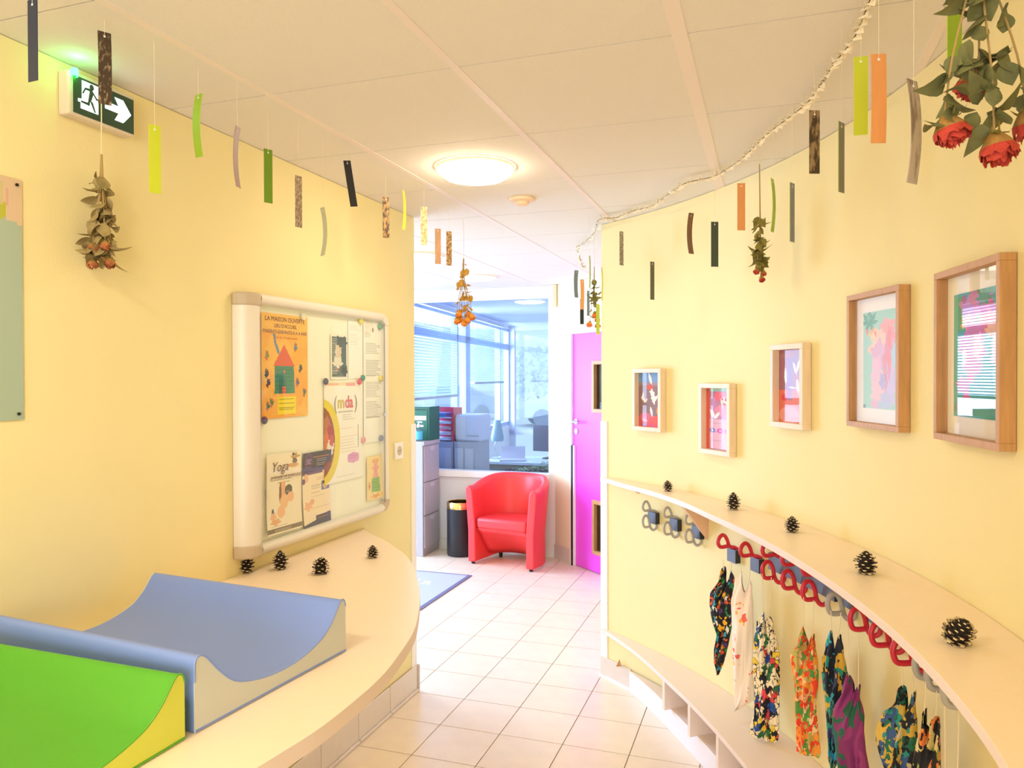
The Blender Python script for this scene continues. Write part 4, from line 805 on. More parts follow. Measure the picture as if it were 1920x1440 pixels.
for x, y, rx, ry, c in ((.5, .14, .32, .15, (206, 130, 190)), (.62, .22, .25, .12, (224, 120, 160)), (.75, .16, .18, .08, (216, 70, 70)), (.80, .26, .22, .08, (240, 110, 40)), (.30, .24, .13, .06, (240, 170, 80)), (.85, .32, .14, .05, (250, 190, 130)), (.45, .42, .26, .16, (216, 110, 150)), (.22, .42, .10, .08, (206, 90, 150)), (.42, .56, .20, .14, (220, 110, 150)), (.55, .44, .1, .1, (240, 180, 170)), (.38, .68, .08, .05, (236, 110, 120)), (.22, .74, .15, .06, (216, 100, 150)), (.30, .83, .07, .05, (226, 70, 100)), (.38, .95, .05, .04, (226, 110, 70)), (.92, .5, .10, .09, (226, 200, 214)), (.25, .52, .05, .07, (240, 230, 210)), (.95, .66, .10, .06, (120, 200, 196)), (.18, .93, .2, .06, (120, 130, 84)), (.9, .40, .06, .05, (230, 220, 214))): cv.ell(x, y, rx, ry, c, .95, .18, 5, x * 17 + y * 9)
cv.ell(.68, .06, .14, .06, (90, 150, 80), 1, .3, 7); cv.ell(.55, .22, .07, .03, (150, 170, 60), 1, .3, 6); cv.ell(.24, .05, .05, .03, (190, 80, 130), 1, .3)
frame('picture_frame', 'large oak frame with pink and red abstract on deep green, nearest on right wall', -8.3, 1.715, .342, .424, .034, .017, OAK, cv, .020, .0, 'oak framed abstract prints', pw=.232, ph=.30)

# ================================================================== sample strips hanging from the ceiling
def speck(name, c0, c1, scale=60, pos=.5, stretch=(1, 1, .5)):
    m = mat(name, c0, .5); nt = m.node_tree; b = nt.nodes['Principled BSDF']
    if len(nt.nodes) > 2: return m
    tc = nt.nodes.new('ShaderNodeTexCoord'); mp = nt.nodes.new('ShaderNodeMapping'); mp.inputs['Scale'].default_value = stretch; n = nt.nodes.new('ShaderNodeTexNoise'); n.inputs['Scale'].default_value = scale; n.inputs['Detail'].default_value = 3
    r = nt.nodes.new('ShaderNodeValToRGB'); r.color_ramp.elements[0].position = pos - .06; r.color_ramp.elements[1].position = pos + .06; r.color_ramp.elements[0].color = (*lin(c0), 1); r.color_ramp.elements[1].color = (*lin(c1), 1)
    nt.links.new(tc.outputs['Object'], mp.inputs[0]); nt.links.new(mp.outputs[0], n.inputs['Vector']); nt.links.new(n.outputs['Fac'], r.inputs[0]); nt.links.new(r.outputs[0], b.inputs['Base Color']); return m
SM = {
 'navy': mat('strip_navy', (40, 48, 70), .35), 'brown': speck('strip_brown_speck', (66, 50, 36), (150, 130, 100), 150, .6), 'lime': mat('strip_lime', (196, 206, 50), .4), 'leaf': mat('strip_leaf_green', (146, 178, 48), .4),
 'mauve': mat('strip_mauve_brown', (150, 116, 104), .4), 'green': mat('strip_dark_green', (112, 148, 34), .4), 'browngrey': speck('strip_brown_grey', (132, 106, 82), (180, 156, 128), 170, .5), 'silver': mat('strip_silver', (186, 186, 170), .35),
 'black': mat('strip_black', (34, 34, 40), .3), 'tiger': speck('strip_tiger', (70, 48, 26), (176, 136, 76), 90, .5), 'acid': mat('strip_acid_yellow', (224, 224, 40), .4), 'gold': speck('strip_gold_speck', (196, 150, 88), (244, 222, 170), 140, .52),
 'tan': mat('strip_tan_wood', (188, 140, 96), .45, noise=.12, nscale=30, stretch=(4, 4, .5)), 'golddark': speck('strip_dark_gold', (150, 108, 62), (232, 200, 140), 150, .55), 'greyspeck': speck('strip_grey_speck', (120, 108, 90), (172, 160, 138), 160, .5),
 'olive': mat('strip_olive', (84, 84, 66), .35), 'walnut': mat('strip_walnut', (122, 84, 62), .4, noise=.15, nscale=30, stretch=(4, 4, .5)), 'forest': mat('strip_forest', (62, 74, 64), .35), 'orange': mat('strip_orange', (226, 154, 92), .42, noise=.05, nscale=30, stretch=(4, 4, .5)),
 'slate': mat('strip_slate', (120, 124, 140), .35), 'bark': speck('strip_bark', (64, 48, 32), (150, 122, 84), 70, .52, (1, 1, .4)), 'greygreen': mat('strip_grey', (116, 112, 108), .35), 'marble': speck('strip_grey_streak', (134, 116, 106), (184, 168, 156), 60, .5, (1, 1, .25)), 'greycurve': mat('strip_grey_curved', (118, 128, 126), .35),
}
GREENEDGE = mat('strip_green_edge', (190, 214, 70), .5)
STRIPS = [
 (-.998, 1.578, 2.370, 32, -54, 'navy', 0, 'navy strip hanging at far left, cut by the top of the photo'),
 (-.955, 1.777, 2.394, 28, 14, 'brown', .006, 'dark brown speckled strip hanging in front of the exit sign'),
 (-.892, 1.889, 2.212, 25, 20, 'lime', 0, 'lime green strip hanging low, right of the exit sign'),
 (-.852, 2.050, 2.351, 23, -52, 'leaf', .012, 'bent leaf-green strip hanging against the ceiling edge'),
 (-.773, 2.123, 2.285, 20, 65, 'mauve', -.010, 'thin mauve-brown bowed strip seen nearly edge-on'),
 (-.773, 2.399, 2.305, 18, 27, 'green', 0, 'dark green strip with a white hole at its top'),
 (-.705, 2.499, 2.247, 16, 42, 'browngrey', 0, 'brown-grey speckled strip hanging above the notice board'),
 (-.662, 2.665, 2.179, 14, -62, 'silver', -.014, 'thin silver-grey bowed strip hanging lowest above the notice board'),
 (-.602, 2.822, 2.389, 12, 24, 'black', 0, 'black strip hanging crooked in front of the ceiling'),
 (-.525, 3.156, 2.333, 9, 20, 'tiger', 0, 'dark tiger-striped brown strip near the end of left wall'),
 (-.467, 3.286, 2.393, 8, 71, 'acid', .008, 'acid-yellow strip seen edge-on near the left wall corner'),
 (-.392, 3.378, 2.342, 7, 0, 'gold', 0, 'pale gold speckled strip just right of the left wall corner'),
 (-.355, 3.634, 2.295, 6, 6, 'tan', .004, 'plain tan wood strip between two speckled gold strips'),
 (-.311, 3.748, 2.304, 5, 21, 'golddark', 0, 'darker gold speckled strip beside the lobby bouquet'),
 (.552, 3.790, 2.309, -8, 49, 'greyspeck', 0, 'grey-brown speckled strip at the corner of right wall'),
 (.630, 3.378, 2.094, -11, 54, 'olive', 0, 'narrow dark olive strip hanging lowest on right wall'),
 (.747, 3.156, 2.262, -13, 45, 'walnut', -.014, 'walnut-brown bowed strip on the right wall'),
 (.769, 2.856, 2.165, -15, 23, 'forest', 0, 'dark forest-green strip beside the orange one on right wall'),
 (.830, 2.726, 2.277, -17, 18, 'orange', 0, 'orange-tan strip left of the small right-wall bouquet'),
 (.841, 2.423, 2.214, -19, 72, 'leaf', .008, 'thin green strip edge-on, right of the small bouquet'),
 (.811, 2.181, 2.138, -20, 64, 'slate', 0, 'slate-blue strip hanging low right of the thin green one'),
 (.816, 2.033, 2.295, -22, 25, 'bark', 0, 'dark bark-patterned strip on right, under the garland'),
 (.800, 1.831, 2.195, -24, 63, 'greygreen', 0, 'narrow grey strip right of the bark-patterned one'),
 (.760, 1.643, 2.274, -25, 11, 'lime', 0, 'broad lime strip beside the broad orange strip, upper right'),
 (.703, 1.445, 2.196, -26, 25, 'orange', .004, 'broad orange strip at upper right of photo'),
 (.664, 1.243, 2.068, -28, 60, 'marble', .010, 'long grey streaked strip hanging nearest on right'),
 (.774, 1.320, 2.282, -30, 40, 'leaf', 0, 'green strip behind the large rose bunch, upper right'),
 (.401, 4.703, 2.243, -5, 35, 'greycurve', -.010, 'bowed grey strip hanging in the lobby above the pink door'),
 (.401, 4.283, 2.132, -5, 42, 'orange', .004, 'pale orange strip hanging in lobby beside the bowed grey one'),
 (.475, 5.104, 2.105, -5, 27, 'black', 0, 'black strip mostly hidden behind the pale orange lobby strip'),
 (.518, 5.104, 2.162, -6, 51, 'slate', 0, 'narrow slate strip hanging in lobby, right of the orange one'),
 (.415, 3.998, 2.220, -6, 78, 'leaf', .003, 'hair-thin green strip edge-on beside the lobby rose bunch'),
 (.472, 3.932, 2.148, -7, 78, 'acid', .003, 'hair-thin yellow-green strip at the right wall corner'),
 (.481, 4.208, 1.985, -7, 51, 'lime', 0, 'lime strip hanging behind the lobby rose bunch'),
]
def strip(x, y, z, base, yaw, key, bow, label):
    side = 'coloured sample strips hanging along the left' if x < 0 else 'coloured sample strips hanging along the right'
    L, w, th = .17, .0285, .0016; tilt = rad(9.5) if key == 'black' and x < 0 else 0.0
    t = thing('sample_strip', label, 'strip', (x, y, z), rad(base + yaw), side); t.rotation_euler = (0, -tilt, rad(base + yaw))
    g = G(); N = 12; vs = []; fs = []; fb = []
    for k in range(N + 1):
        v = -1 + 2 * k / N; zz = v * L / 2; yy = bow * (v * v - .35) * .8
        vs += [(-w / 2, yy - th / 2, zz), (w / 2, yy - th / 2, zz), (w / 2, yy + th / 2, zz), (-w / 2, yy + th / 2, zz)]
    for k in range(N):
        o, p = 4 * k, 4 * k + 4; fs += [(o, o + 1, p + 1, p), (o + 2, o + 3, p + 3, p + 2)]; fb += [(o + 1, o + 2, p + 2, p + 1), (o + 3, o, p, p + 3)]
    g.add(vs, fs, 0); g.add(vs, fb + [(0, 3, 2, 1), (4 * N, 4 * N + 1, 4 * N + 2, 4 * N + 3)], 1)
    edge = GREENEDGE if key in ('slate', 'greygreen', 'lime', 'leaf', 'silver') else SM[key]
    obj('plaque', g, [SM[key], edge], t, smooth=True, angle=30)
    yh = bow * (.87 * .87 - .35) * .8
    g = G(); g.tube([(0, yh - th / 2 - .0003, L / 2 - .011), (0, yh + th / 2 + .0003, L / 2 - .011)], .0026, 10); obj('eyelet', g, WHITE_PAINT, t)
    top = CEIL - z
    if top - L / 2 > .008:
        g = G(); g.tube([(0, yh - .001, L / 2 - .010), (math.sin(tilt) * 0, yh * .6, (L / 2 + top) / 2), (0, yh, top / math.cos(tilt))], .00045, 4); obj('thread', g, THREAD, t)
for s_ in STRIPS: strip(*s_)

# ================================================================== dried rose bunches
def leaf_mesh(name, m, L, w, curl, seed):
    r = random.Random(seed); g = G(); N = 6; vs = []; fs = []
    for k in range(N + 1):
        v = k / N; hw = w * math.sin(PI * (v ** .8)) * .5 + .0004; zz = -L * v * (1 - .15 * v); yy = curl * L * v * v
        fold = hw * .55; tw = .5 * curl * math.sin(4 * v + seed)
        vs += [(-hw, yy - fold * .6 + tw * hw, zz), (0, yy + fold * .3, zz), (hw, yy - fold * .6 - tw * hw, zz)]
    for k in range(N): o = 3 * k; fs += [(o, o + 1, o + 4, o + 3), (o + 1, o + 2, o + 5, o + 4)]
    g.add(vs, fs); return mesh(g, 'leaf', m, True)
def rose_mesh(name, mp, mt, mg, r0, seed):
    r = random.Random(seed); g = G()
    # receptacle and sepals
    g.lathe([(0, .004), (r0 * .28, 0), (r0 * .36, -r0 * .3), (r0 * .2, -r0 * .5)], 10, 2)
    for k in range(5):
        a = 2 * PI * k / 5 + r.random(); ca, sa = math.cos(a), math.sin(a); q = r.uniform(.7, 1.3)
        P = lambda d, s, z: (ca * d - sa * s, sa * d + ca * s, z)
        g.add([P(r0 * .25, -r0 * .12, -r0 * .1), P(r0 * .25, r0 * .12, -r0 * .1), P(r0 * .62, r0 * .09, -r0 * .25 * q), P(r0 * .62, -r0 * .09, -r0 * .25 * q), P(r0 * 1.0 * q, 0, r0 * .1 * q)], [(0, 1, 2, 3), (3, 2, 4)], 2)
    for ring, (cnt, ra, ln) in enumerate(((6, .60, 1.15), (6, .46, 1.35), (5, .30, 1.5), (3, .14, 1.55))):
        for k in range(cnt):
            a = 2 * PI * (k + .5 * ring) / cnt + r.uniform(-.2, .2); ca, sa = math.cos(a), math.sin(a); M_ = 5; K_ = 4; vs = []
            for j in range(M_ + 1):
                v = j / M_; z = -r0 * .12 - r0 * ln * v; rr = r0 * ra * (.55 + .75 * math.sin(v * 2.0)) + r0 * .14 * v * v * r.uniform(.3, 1.6)
                for i in range(K_ + 1):
                    u = -1 + 2 * i / K_; aa = a + u * (.62 + .2 * math.sin(v * 3)) * (1 - .25 * v * v); jag = r.uniform(-.06, .06) * r0 * (v > .9) * 3
                    vs.append((rr * math.cos(aa), rr * math.sin(aa), z + jag))
            fa = []; fb = []
            for j in range(M_):
                for i in range(K_): (fb if j >= 3 else fa).append((j * 5 + i, j * 5 + i + 1, j * 5 + i + 6, j * 5 + i + 5))
            g.add(vs, fa, 0); g.add(vs, fb, 1)
    return mesh(g, 'bloom', [mp, mt, mg], True)
def bunch(label, loc, blooms, stems_top, leafm, petal, tip, calyx, rr, leaf_l, nleaf, seed, zspread, string_top, stemm, leaves_at=None, group=None):
    """loc: where the stems are tied; blooms: (x, y, z) offsets of the flower heads below it"""
    r = random.Random(seed); t = thing('dried_rose_bunch', label, 'dried flowers', loc, 0, group)
    lms = [leaf_mesh('leaf', leafm, leaf_l, leaf_l * .72, c, k) for k, c in enumerate((.5, -.3, .9, .15))]
    rms = [rose_mesh('bloom', petal, tip, calyx, rr, seed + k) for k in range(3)]
    g = G(); g.tube([(0, 0, stems_top), (.001, 0, (stems_top + string_top) / 2), (0, 0, string_top)], .0011 if leaf_l < .05 else .0016, 6); obj('string', g, CORD, t)
    for bi, b in enumerate(blooms):
        P = curve_pts([(b[0] * .05, b[1] * .05, stems_top + .01), (b[0] * .2 + r.uniform(-.004, .004), b[1] * .2, b[2] * .35), (b[0] * .8, b[1] * .8, b[2] * .75), b], 4)
        g = G(); g.tube(P, .0016 if leaf_l < .05 else .002, 6); obj('stem', g, stemm, t, smooth=True)
        o = link('bloom', rms[bi % 3], t, b); o.rotation_euler = (b[1] * 4 + r.uniform(-.3, .3), -b[0] * 4 + r.uniform(-.3, .3), r.random() * 6)
    zmin = min(b[2] for b in blooms)
    for k in range(nleaf):
        v = r.random() ** .75; bl = blooms[k % len(blooms)]; z = stems_top * .2 + (zmin + rr * .4) * (zspread[0] + (zspread[1] - zspread[0]) * v)
        fr = min(1, max(0, z / bl[2])) ** 1.6
        p = (bl[0] * fr + r.uniform(-.25, .25) * leaf_l, bl[1] * fr + r.uniform(-.25, .25) * leaf_l, z)
        o = link('leaf', lms[k % 4], t, p); o.rotation_euler = (r.uniform(-.3, 1.3), r.uniform(-.5, .5), r.random() * 6.28); s_ = r.uniform(.65, 1.15); o.scale = (s_, s_, s_)
    return t
LEAF_O = mat('dried_leaf_olive', (158, 138, 88), .8, noise=.2, nscale=60); LEAF_G = mat('dried_leaf_green', (116, 116, 70), .8, noise=.2, nscale=50); LEAF_Y = mat('dried_leaf_ochre', (206, 158, 66), .8, noise=.15, nscale=60); LEAF_M = mat('dried_leaf_moss', (140, 130, 62), .8, noise=.2, nscale=60)
PET_D = mat('dried_petal_dark', (170, 128, 62), .8, noise=.2, nscale=80); PET_R = mat('dried_petal_red', (190, 62, 46), .8, noise=.2, nscale=90); PET_Y = mat('dried_petal_yellow', (232, 164, 60), .8, noise=.12, nscale=80); PET_D2 = mat('dried_petal_brown', (176, 104, 60), .8, noise=.35, nscale=90); PET_Y2 = mat('dried_petal_amber', (238, 146, 56), .8, noise=.2, nscale=90); PET_O = mat('dried_petal_orange', (240, 120, 50), .8, noise=.15, nscale=80); STEMM = mat('dried_stem', (176, 146, 92), .8)
def r3(cx, n, rad_, z, seed):
    r = random.Random(seed); return [(cx + rad_ * math.cos(2 * PI * k / n + seed) * r.uniform(.6, 1), rad_ * math.sin(2 * PI * k / n + seed) * r.uniform(.6, 1), z + r.uniform(-.016, .02)) for k in range(n)]
GB = 'dried rose bunches hanging head down'
bunch('olive dried rose bunch hanging on left wall below the exit sign', (-1.113, 2.05, 2.262), [(-.024, -.004, -.272), (.024, .004, -.272), (.002, .012, -.262), (-.012, -.02, -.232), (.016, -.016, -.225)], 0, LEAF_O, PET_D, PET_D2, LEAF_M, .017, .050, 70, 3, (.03, 1.02), CEIL - 2.262, STEMM, group=GB)
bunch('golden dried rose bunch hanging in front of the office glass', (-.257, 4.03, 2.288), [(-.040, .0, -.306), (.042, -.004, -.284), (.004, -.014, -.318), (-.014, .02, -.296), (.024, .012, -.268), (-.024, -.01, -.272), (.022, -.018, -.302)], 0, LEAF_Y, PET_Y, PET_Y2, LEAF_Y, .022, .046, 34, 8, (.03, .86), CEIL - 2.288, STEMM, group=GB)
bunch('dried orange rose bunch hanging before the pink door', (.489, 4.46, 2.285), [(-.026, .0, -.292), (.020, -.004, -.300), (.0, -.01, -.236), (.014, .012, -.262)], .02, LEAF_M, PET_Y, PET_O, LEAF_M, .021, .040, 34, 12, (.12, .98), CEIL - 2.285, STEMM, group=GB)
bunch('small dark green dried rose bunch on right wall between strips', (.943, 2.87, 2.27), [(.004, -.006, -.226), (.004, .008, -.170), (-.012, -.012, -.196), (.016, .006, -.200)], .19, LEAF_M, PET_D, PET_R, LEAF_M, .014, .042, 60, 15, (.1, 1.0), CEIL - 2.27 - .001, STEMM, group=GB)
bunch('large green dried rose bunch with red petals, nearest at upper right', (.655, 1.055, 2.335), [(-.052, -.004, -.308), (.012, -.012, -.334), (.004, .01, -.234), (.064, .0, -.296)], 0, LEAF_G, PET_D, PET_R, LEAF_M, .027, .044, 70, 21, (.18, .99), CEIL - 2.335, STEMM, group=GB)

# ================================================================== twisted garland under the ceiling
GP = [(.70, 1.38, 2.470), (.745, 1.52, 2.478), (.786, 1.664, 2.482), (.824, 1.82, 2.476), (.834, 1.948, 2.472), (.874, 2.166, 2.480), (.881, 2.263, 2.478), (.867, 2.355, 2.472), (.856, 2.518, 2.474), (.864, 2.681, 2.480), (.857, 2.846, 2.476), (.838, 3.031, 2.480), (.814, 3.104, 2.482), (.740, 3.163, 2.478), (.713, 3.242, 2.474), (.688, 3.465, 2.476), (.663, 3.593, 2.474), (.600, 3.725, 2.482), (.537, 3.881, 2.482), (.461, 3.933, 2.484), (.462, 4.251, 2.470), (.448, 4.498, 2.474), (.414, 4.777, 2.484), (.430, 4.80, 2.44), (.440, 4.80, 2.40), (.452, 4.80, 2.37), (.470, 4.79, 2.365)]
ga = thing('garland', 'twisted cream paper garland strung under the ceiling along the right wall', 'garland', (.7, 3.0, 2.47))
gp = [p - Vector((.7, 3.0, 2.47)) for p in curve_pts(GP, 14)]
g = G(); g.tube(gp, .0016, 5); obj('cord', g, mat('garland_cord', (110, 92, 66), .8), ga)
g = G(); vs = []; fs = []; ac = 0.0; prev = None
for i, p in enumerate(gp):
    q = gp[min(i + 1, len(gp) - 1)] - gp[max(i - 1, 0)]; tt = q.normalized(); up = Vector((0, 0, 1)); up = (up - tt * up.dot(tt)); up = up.normalized() if up.length > .01 else Vector((1, 0, 0)); sd = tt.cross(up)
    if prev is not None: ac += (p - prev).length
    prev = p; a_ = ac * 2 * PI / .055; wv = .017 * (.75 + .35 * math.sin(ac * 190))
    for k in range(5):
        u = (k - 2) / 2; b_ = a_ + u * .5
        vs.append(p + up * (math.cos(b_) * wv * u) + sd * (math.sin(b_) * wv * u) + up * .002 * math.cos(a_ * 2 + u))
for i in range(len(gp) - 1):
    for k in range(4): fs.append((i * 5 + k, i * 5 + k + 1, i * 5 + k + 6, i * 5 + k + 5))
g.add(vs, fs); obj('paper_twist', g, mat('crepe_paper', (253, 240, 216), .85), ga, smooth=True)

# ================================================================== lobby: armchair, bin, cabinet and what stands on it, mat
RED = mat('red_leatherette', (240, 66, 70), .36, bump=.08, bscale=260)
ch = thing('tub_armchair', 'red leatherette tub armchair under the office window', 'armchair', (-.110, 6.540, 0), rad(-29.3))
def shell():
    path = []; hw, dy, rr = .292, .155, .292
    for k in range(8): path.append((-hw, dy * k / 8))
    for k in range(25):
        a = PI - PI * k / 24; path.append((rr * math.cos(a) * 1.0, dy + rr * .98 * math.sin(a)))
    for k in range(7, -1, -1): path.append((hw, dy * k / 8))
    n = len(path); g = G(); vs = []; fs = []; m = 0
    for i, p in enumerate(path):
        a = Vector(path[max(i - 1, 0)]); b = Vector(path[min(i + 1, n - 1)]); t = (b - a).normalized(); nr = Vector((-t.y, t.x))   # outward
        if nr.dot(Vector(p) - Vector((0, .15))) < 0: nr = -nr
        f = math.sin(PI * i / (n - 1)); back = max(0, min(1, (p[1] - .06) / .34)); back = back * back * (3 - 2 * back)
        zt = .695 + .085 * back; z0 = .022 + .03 * max(0, min(1, (p[1] - .22) / .15)); lean = .034
        th = .037
        prof = [(-th, z0), (-th * .94, .35), (-th * .94, zt - .05), (-th * .8, zt - .02), (-th * .4, zt - .004), (0, zt), (th * .5, zt - .005), (th * .88, zt - .022), (th, zt - .055), (th, .30), (th, z0)]
        for o, z in prof:
            d = o + lean * max(0, (z - .30) / .4) ** 1.3
            vs.append((p[0] + nr.x * d, p[1] + nr.y * d, z))
        m = len(prof)
    for i in range(n - 1):
        for k in range(m): fs.append((i * m + k, i * m + (k + 1) % m, (i + 1) * m + (k + 1) % m, (i + 1) * m + k))
    fs += [tuple(range(m)), tuple(range((n - 1) * m + m - 1, (n - 1) * m - 1, -1))]
    g.add(vs, fs); return g
obj('shell', shell(), RED, ch, smooth=True, angle=50, bev=.012, seg=3)
def plan(n, hw, y0, yb):
    q = [(-hw, y0), (hw, y0)]
    for k in range(n + 1):
        a = PI * k / n; q.append((hw * math.cos(a), yb + hw * .93 * math.sin(a)))
    return q
g = G(); g.slab(plan(20, .250, .012, .155), .322, .418); obj('seat', g, RED, ch, bev=.026, seg=4, smooth=True, angle=60)
g = G(); N = 14; vs = []; fs = []
for i in range(N + 1):                                        # sloping underside panel behind the seat front
    u = -1 + 2 * i / N; yb = .03 + .0 * u
    for k in range(6):
        v = k / 5; vs.append((u * .252, .035 + .33 * v * (1 - .42 * u * u), .326 - .26 * v ** 1.1))
for i in range(N):
    for k in range(5): fs.append((i * 6 + k, i * 6 + k + 1, (i + 1) * 6 + k + 1, (i + 1) * 6 + k))
g.add(vs, fs); o = obj('underside_panel', g, RED, ch, smooth=True); sol = o.modifiers.new('s', 'SOLIDIFY'); sol.thickness = .012
for x, y in ((-.292, .03), (.292, .03), (-.20, .36), (.20, .36)):
    g = G(); g.lathe([(0, .0), (.016, .0), (.018, .02 if y < .1 else .05), (0, .02 if y < .1 else .05)], 12); obj('foot', g, BLACK, ch, (x, y, .0005))
for k in (8, 20, 32):
    pass

bn = thing('waste_bin', 'black cylindrical waste bin with brass rim beside the red armchair', 'bin', (-.488, 7.045, 0))
g = G(); g.lathe([(0, .002), (.120, .002), (.125, .012), (.125, .452), (.118, .452), (.115, .02), (0, .02)], 36); obj('body', g, mat('bin_black', (34, 34, 40), .45), bn, smooth=True, angle=40)
g = G(); g.lathe([(.126, .440), (.127, .494), (.122, .502), (.114, .498), (.114, .440)], 36); obj('rim', g, mat('brass_rim', (232, 206, 140), .16, metal=1.0), bn, smooth=True, angle=40)

CABM = mat('grey_cabinet_metal', (184, 180, 190), .45)
fc = thing('filing_cabinet', 'grey metal filing cabinet with three drawers beside the bin', 'cabinet', LW(2.889, -1.452, 0), ROT_L)
g = G(); g.box(-.178, .178, -.195, .21, .0, 1.068); obj('body', g, CABM, fc, bev=.003)
for z0, z1 in ((.075, .372), (.380, .682), (.690, 1.022)):
    g = G(); g.box(-.160, .160, -.209, -.1955, z0, z1); d = obj('drawer', g, CABM, fc, bev=.003)
    g = G(); q = [(.055 * math.cos(PI + PI * k / 12), z1 - .012 + .040 * math.sin(PI + PI * k / 12)) for k in range(13)]; g.prism(q, -.2125, -.2085); obj('handle', g, mat('grey_handle', (206, 200, 206), .4), d, bev=.001)
g = G(); g.box(-.178, .178, -.2105, -.1955, 1.028, 1.068); obj('top_lip', g, CABM, fc, bev=.003)

GB_ = mat('green_mailbox_paint', (40, 98, 82), .45)
mb = thing('mailbox', 'dark green metal letter box standing on the filing cabinet', 'letter box', LW(2.935, -1.425, 1.0687), ROT_P)
g = G(); g.box(-.19, .185, -.11, .12, 0, .318); obj('body', g, GB_, mb, bev=.003)
g = G(); g.box(-.15, .165, -.1135, -.1105, .02, .292); d = obj('door', g, mat('green_mailbox_door', (46, 108, 90), .4), mb, bev=.002)
g = G(); g.box(-.14, .155, -.1155, -.1137, .284, .290); obj('letter_slot', g, BLACK, d)
g = G(); g.box(-.01, .155, -.1160, -.1138, .190, .232); obj('name_plate', g, mat('name_plate', (206, 204, 210), .4), d)
g = G(); g.box(.075, .125, -.1160, -.1138, .128, .146); obj('tag', g, WHITE_PAINT, d)

sb = thing('hand_sanitizer', 'clear pump bottle with blue label on the filing cabinet', 'bottle', LW(2.755, -1.318, 1.0687), 0)
g = G(); g.lathe([(0, .001), (.034, .001), (.037, .006), (.037, .095), (.034, .108), (.018, .122), (.013, .126), (.013, .130), (0, .130)], 24); obj('bottle_body', g, glass('bottle_plastic', .12, (236, 242, 248)), sb, smooth=True, angle=40)
g = G(); g.lathe([(.0374, .016), (.0376, .02), (.0376, .088), (.0374, .092)], 24); obj('label_band', g, mat('blue_label', (90, 196, 240), .45), sb, smooth=True, angle=40)
g = G(); g.lathe([(0, .128), (.0165, .128), (.0165, .152), (.010, .156), (.0055, .157), (.0055, .176), (.0, .176)], 16); g.tube([(-.012, 0, .178), (.022, -.012, .178), (.036, -.017, .174)], .006, 8); obj('pump', g, WHITE_PAINT, sb, smooth=True, angle=40)

# entrance mat with white lettering
mt = thing('floor_mat', 'blue-grey entrance mat with white lettering on the lobby floor', 'mat', (-.339, 6.283, .0006), -GA)
g = G(); g.box(-1.7, 0, -1.0, 0, 0, .007); obj('mat_base', g, mat('mat_rubber', (112, 112, 150), .8), mt, bev=.002)
g = G(); g.box(-1.66, -.03, -.97, -.03, .0071, .0085); mp_ = obj('mat_pile', g, mat('mat_pile_blue', (182, 188, 212), .95, noise=.06, nscale=120), mt)
for chx, x, y in (('a', -.30, -.38), ('d', -.44, -.38), ('m', -.64, -.38)):
    c = lettering(chx, .20, mat('mat_letter_white', (236, 240, 250), .9), mt, 0, 0, 0); c.location = (x, y, .0092); c.rotation_euler = (-PI / 2, 0, 0)

# ================================================================== office behind the glass
OG = mat('office_grey', (176, 176, 192), .5); OGL = mat('office_grey_light', (206, 206, 220), .5)
for x0, x1, lb in ((-1.46, -1.085, 'grey low office cabinet behind the glass, next to the filing cabinet'), (-1.075, -.850, 'lavender-grey low office cabinet under the white printer')):
    t = thing('office_cabinet', lb, 'cabinet', PT((x0 + x1) / 2, .40, 0), ROT_P, 'low office cabinets behind the glass'); w = (x1 - x0) / 2
    g = G(); g.box(-w, w, -.2, .2, 0, 1.02); obj('body', g, OG, t, bev=.003)
    for k in range(2):
        g = G(); g.box(-w + .015 + k * (w - .01), -.005 + k * (w - .01), -.215, -.2005, .05, .96); d = obj('door', g, OGL, t, bev=.002)
        g = G(); g.box(-.03 if k == 0 else .012, -.02 if k == 0 else .022, -.222, -.2155, .5, .6); obj('handle', g, STEEL, d)
pr = thing('printer', 'pale office printer standing on the low cabinet behind the glass', 'printer', PT(-.955, .42, 1.0207), ROT_P)
g = G(); g.box(-.135, .135, -.15, .15, 0, .27); obj('body', g, mat('printer_white', (216, 216, 236), .45), pr, bev=.02, seg=3)
g = G(); g.box(-.13, -.02, -.156, -.148, .02, .24); obj('front_cover', g, mat('printer_cream', (226, 220, 226), .45), pr, bev=.004)
g = G(); g.box(-.01, .12, -.152, -.149, .05, .065); obj('paper_slot', g, OG, pr)
tr = thing('document_tray', 'red-backed letter tray stack full of papers behind the glass', 'letter tray', PT(-1.235, .36, 1.0207), ROT_P)
g = G(); g.box(-.135, .135, .10, .112, 0, .335); g.box(.123, .135, -.12, .1, 0, .335); obj('red_back', g, mat('tray_red', (240, 70, 96), .45), tr)
for k in range(5):
    g = G(); g.box(-.130, .115, -.13, .095, .01 + .055 * k, .0135 + .055 * k); g.box(-.130, .115, -.13, -.127, .01 + .055 * k, .026 + .055 * k); obj('shelf', g, mat('tray_clear', (214, 216, 238), .3), tr)
    if k < 4:
        g = G(); g.box(-.125, .09 + .01 * (k % 2), -.135 - .02 * (k % 3), .09, .0137 + .055 * k, .030 + .055 * k); obj('paper_stack', g, mat(('paper_pink' if k == 2 else 'paper_white'), ((240, 190, 200) if k == 2 else (236, 236, 246)), .8), tr)
g = G(); g.box(-.125, .06, -.13, .06, .2340, .285); obj('blue_folder', g, mat('folder_blue', (104, 128, 190), .6), tr, bev=.01)
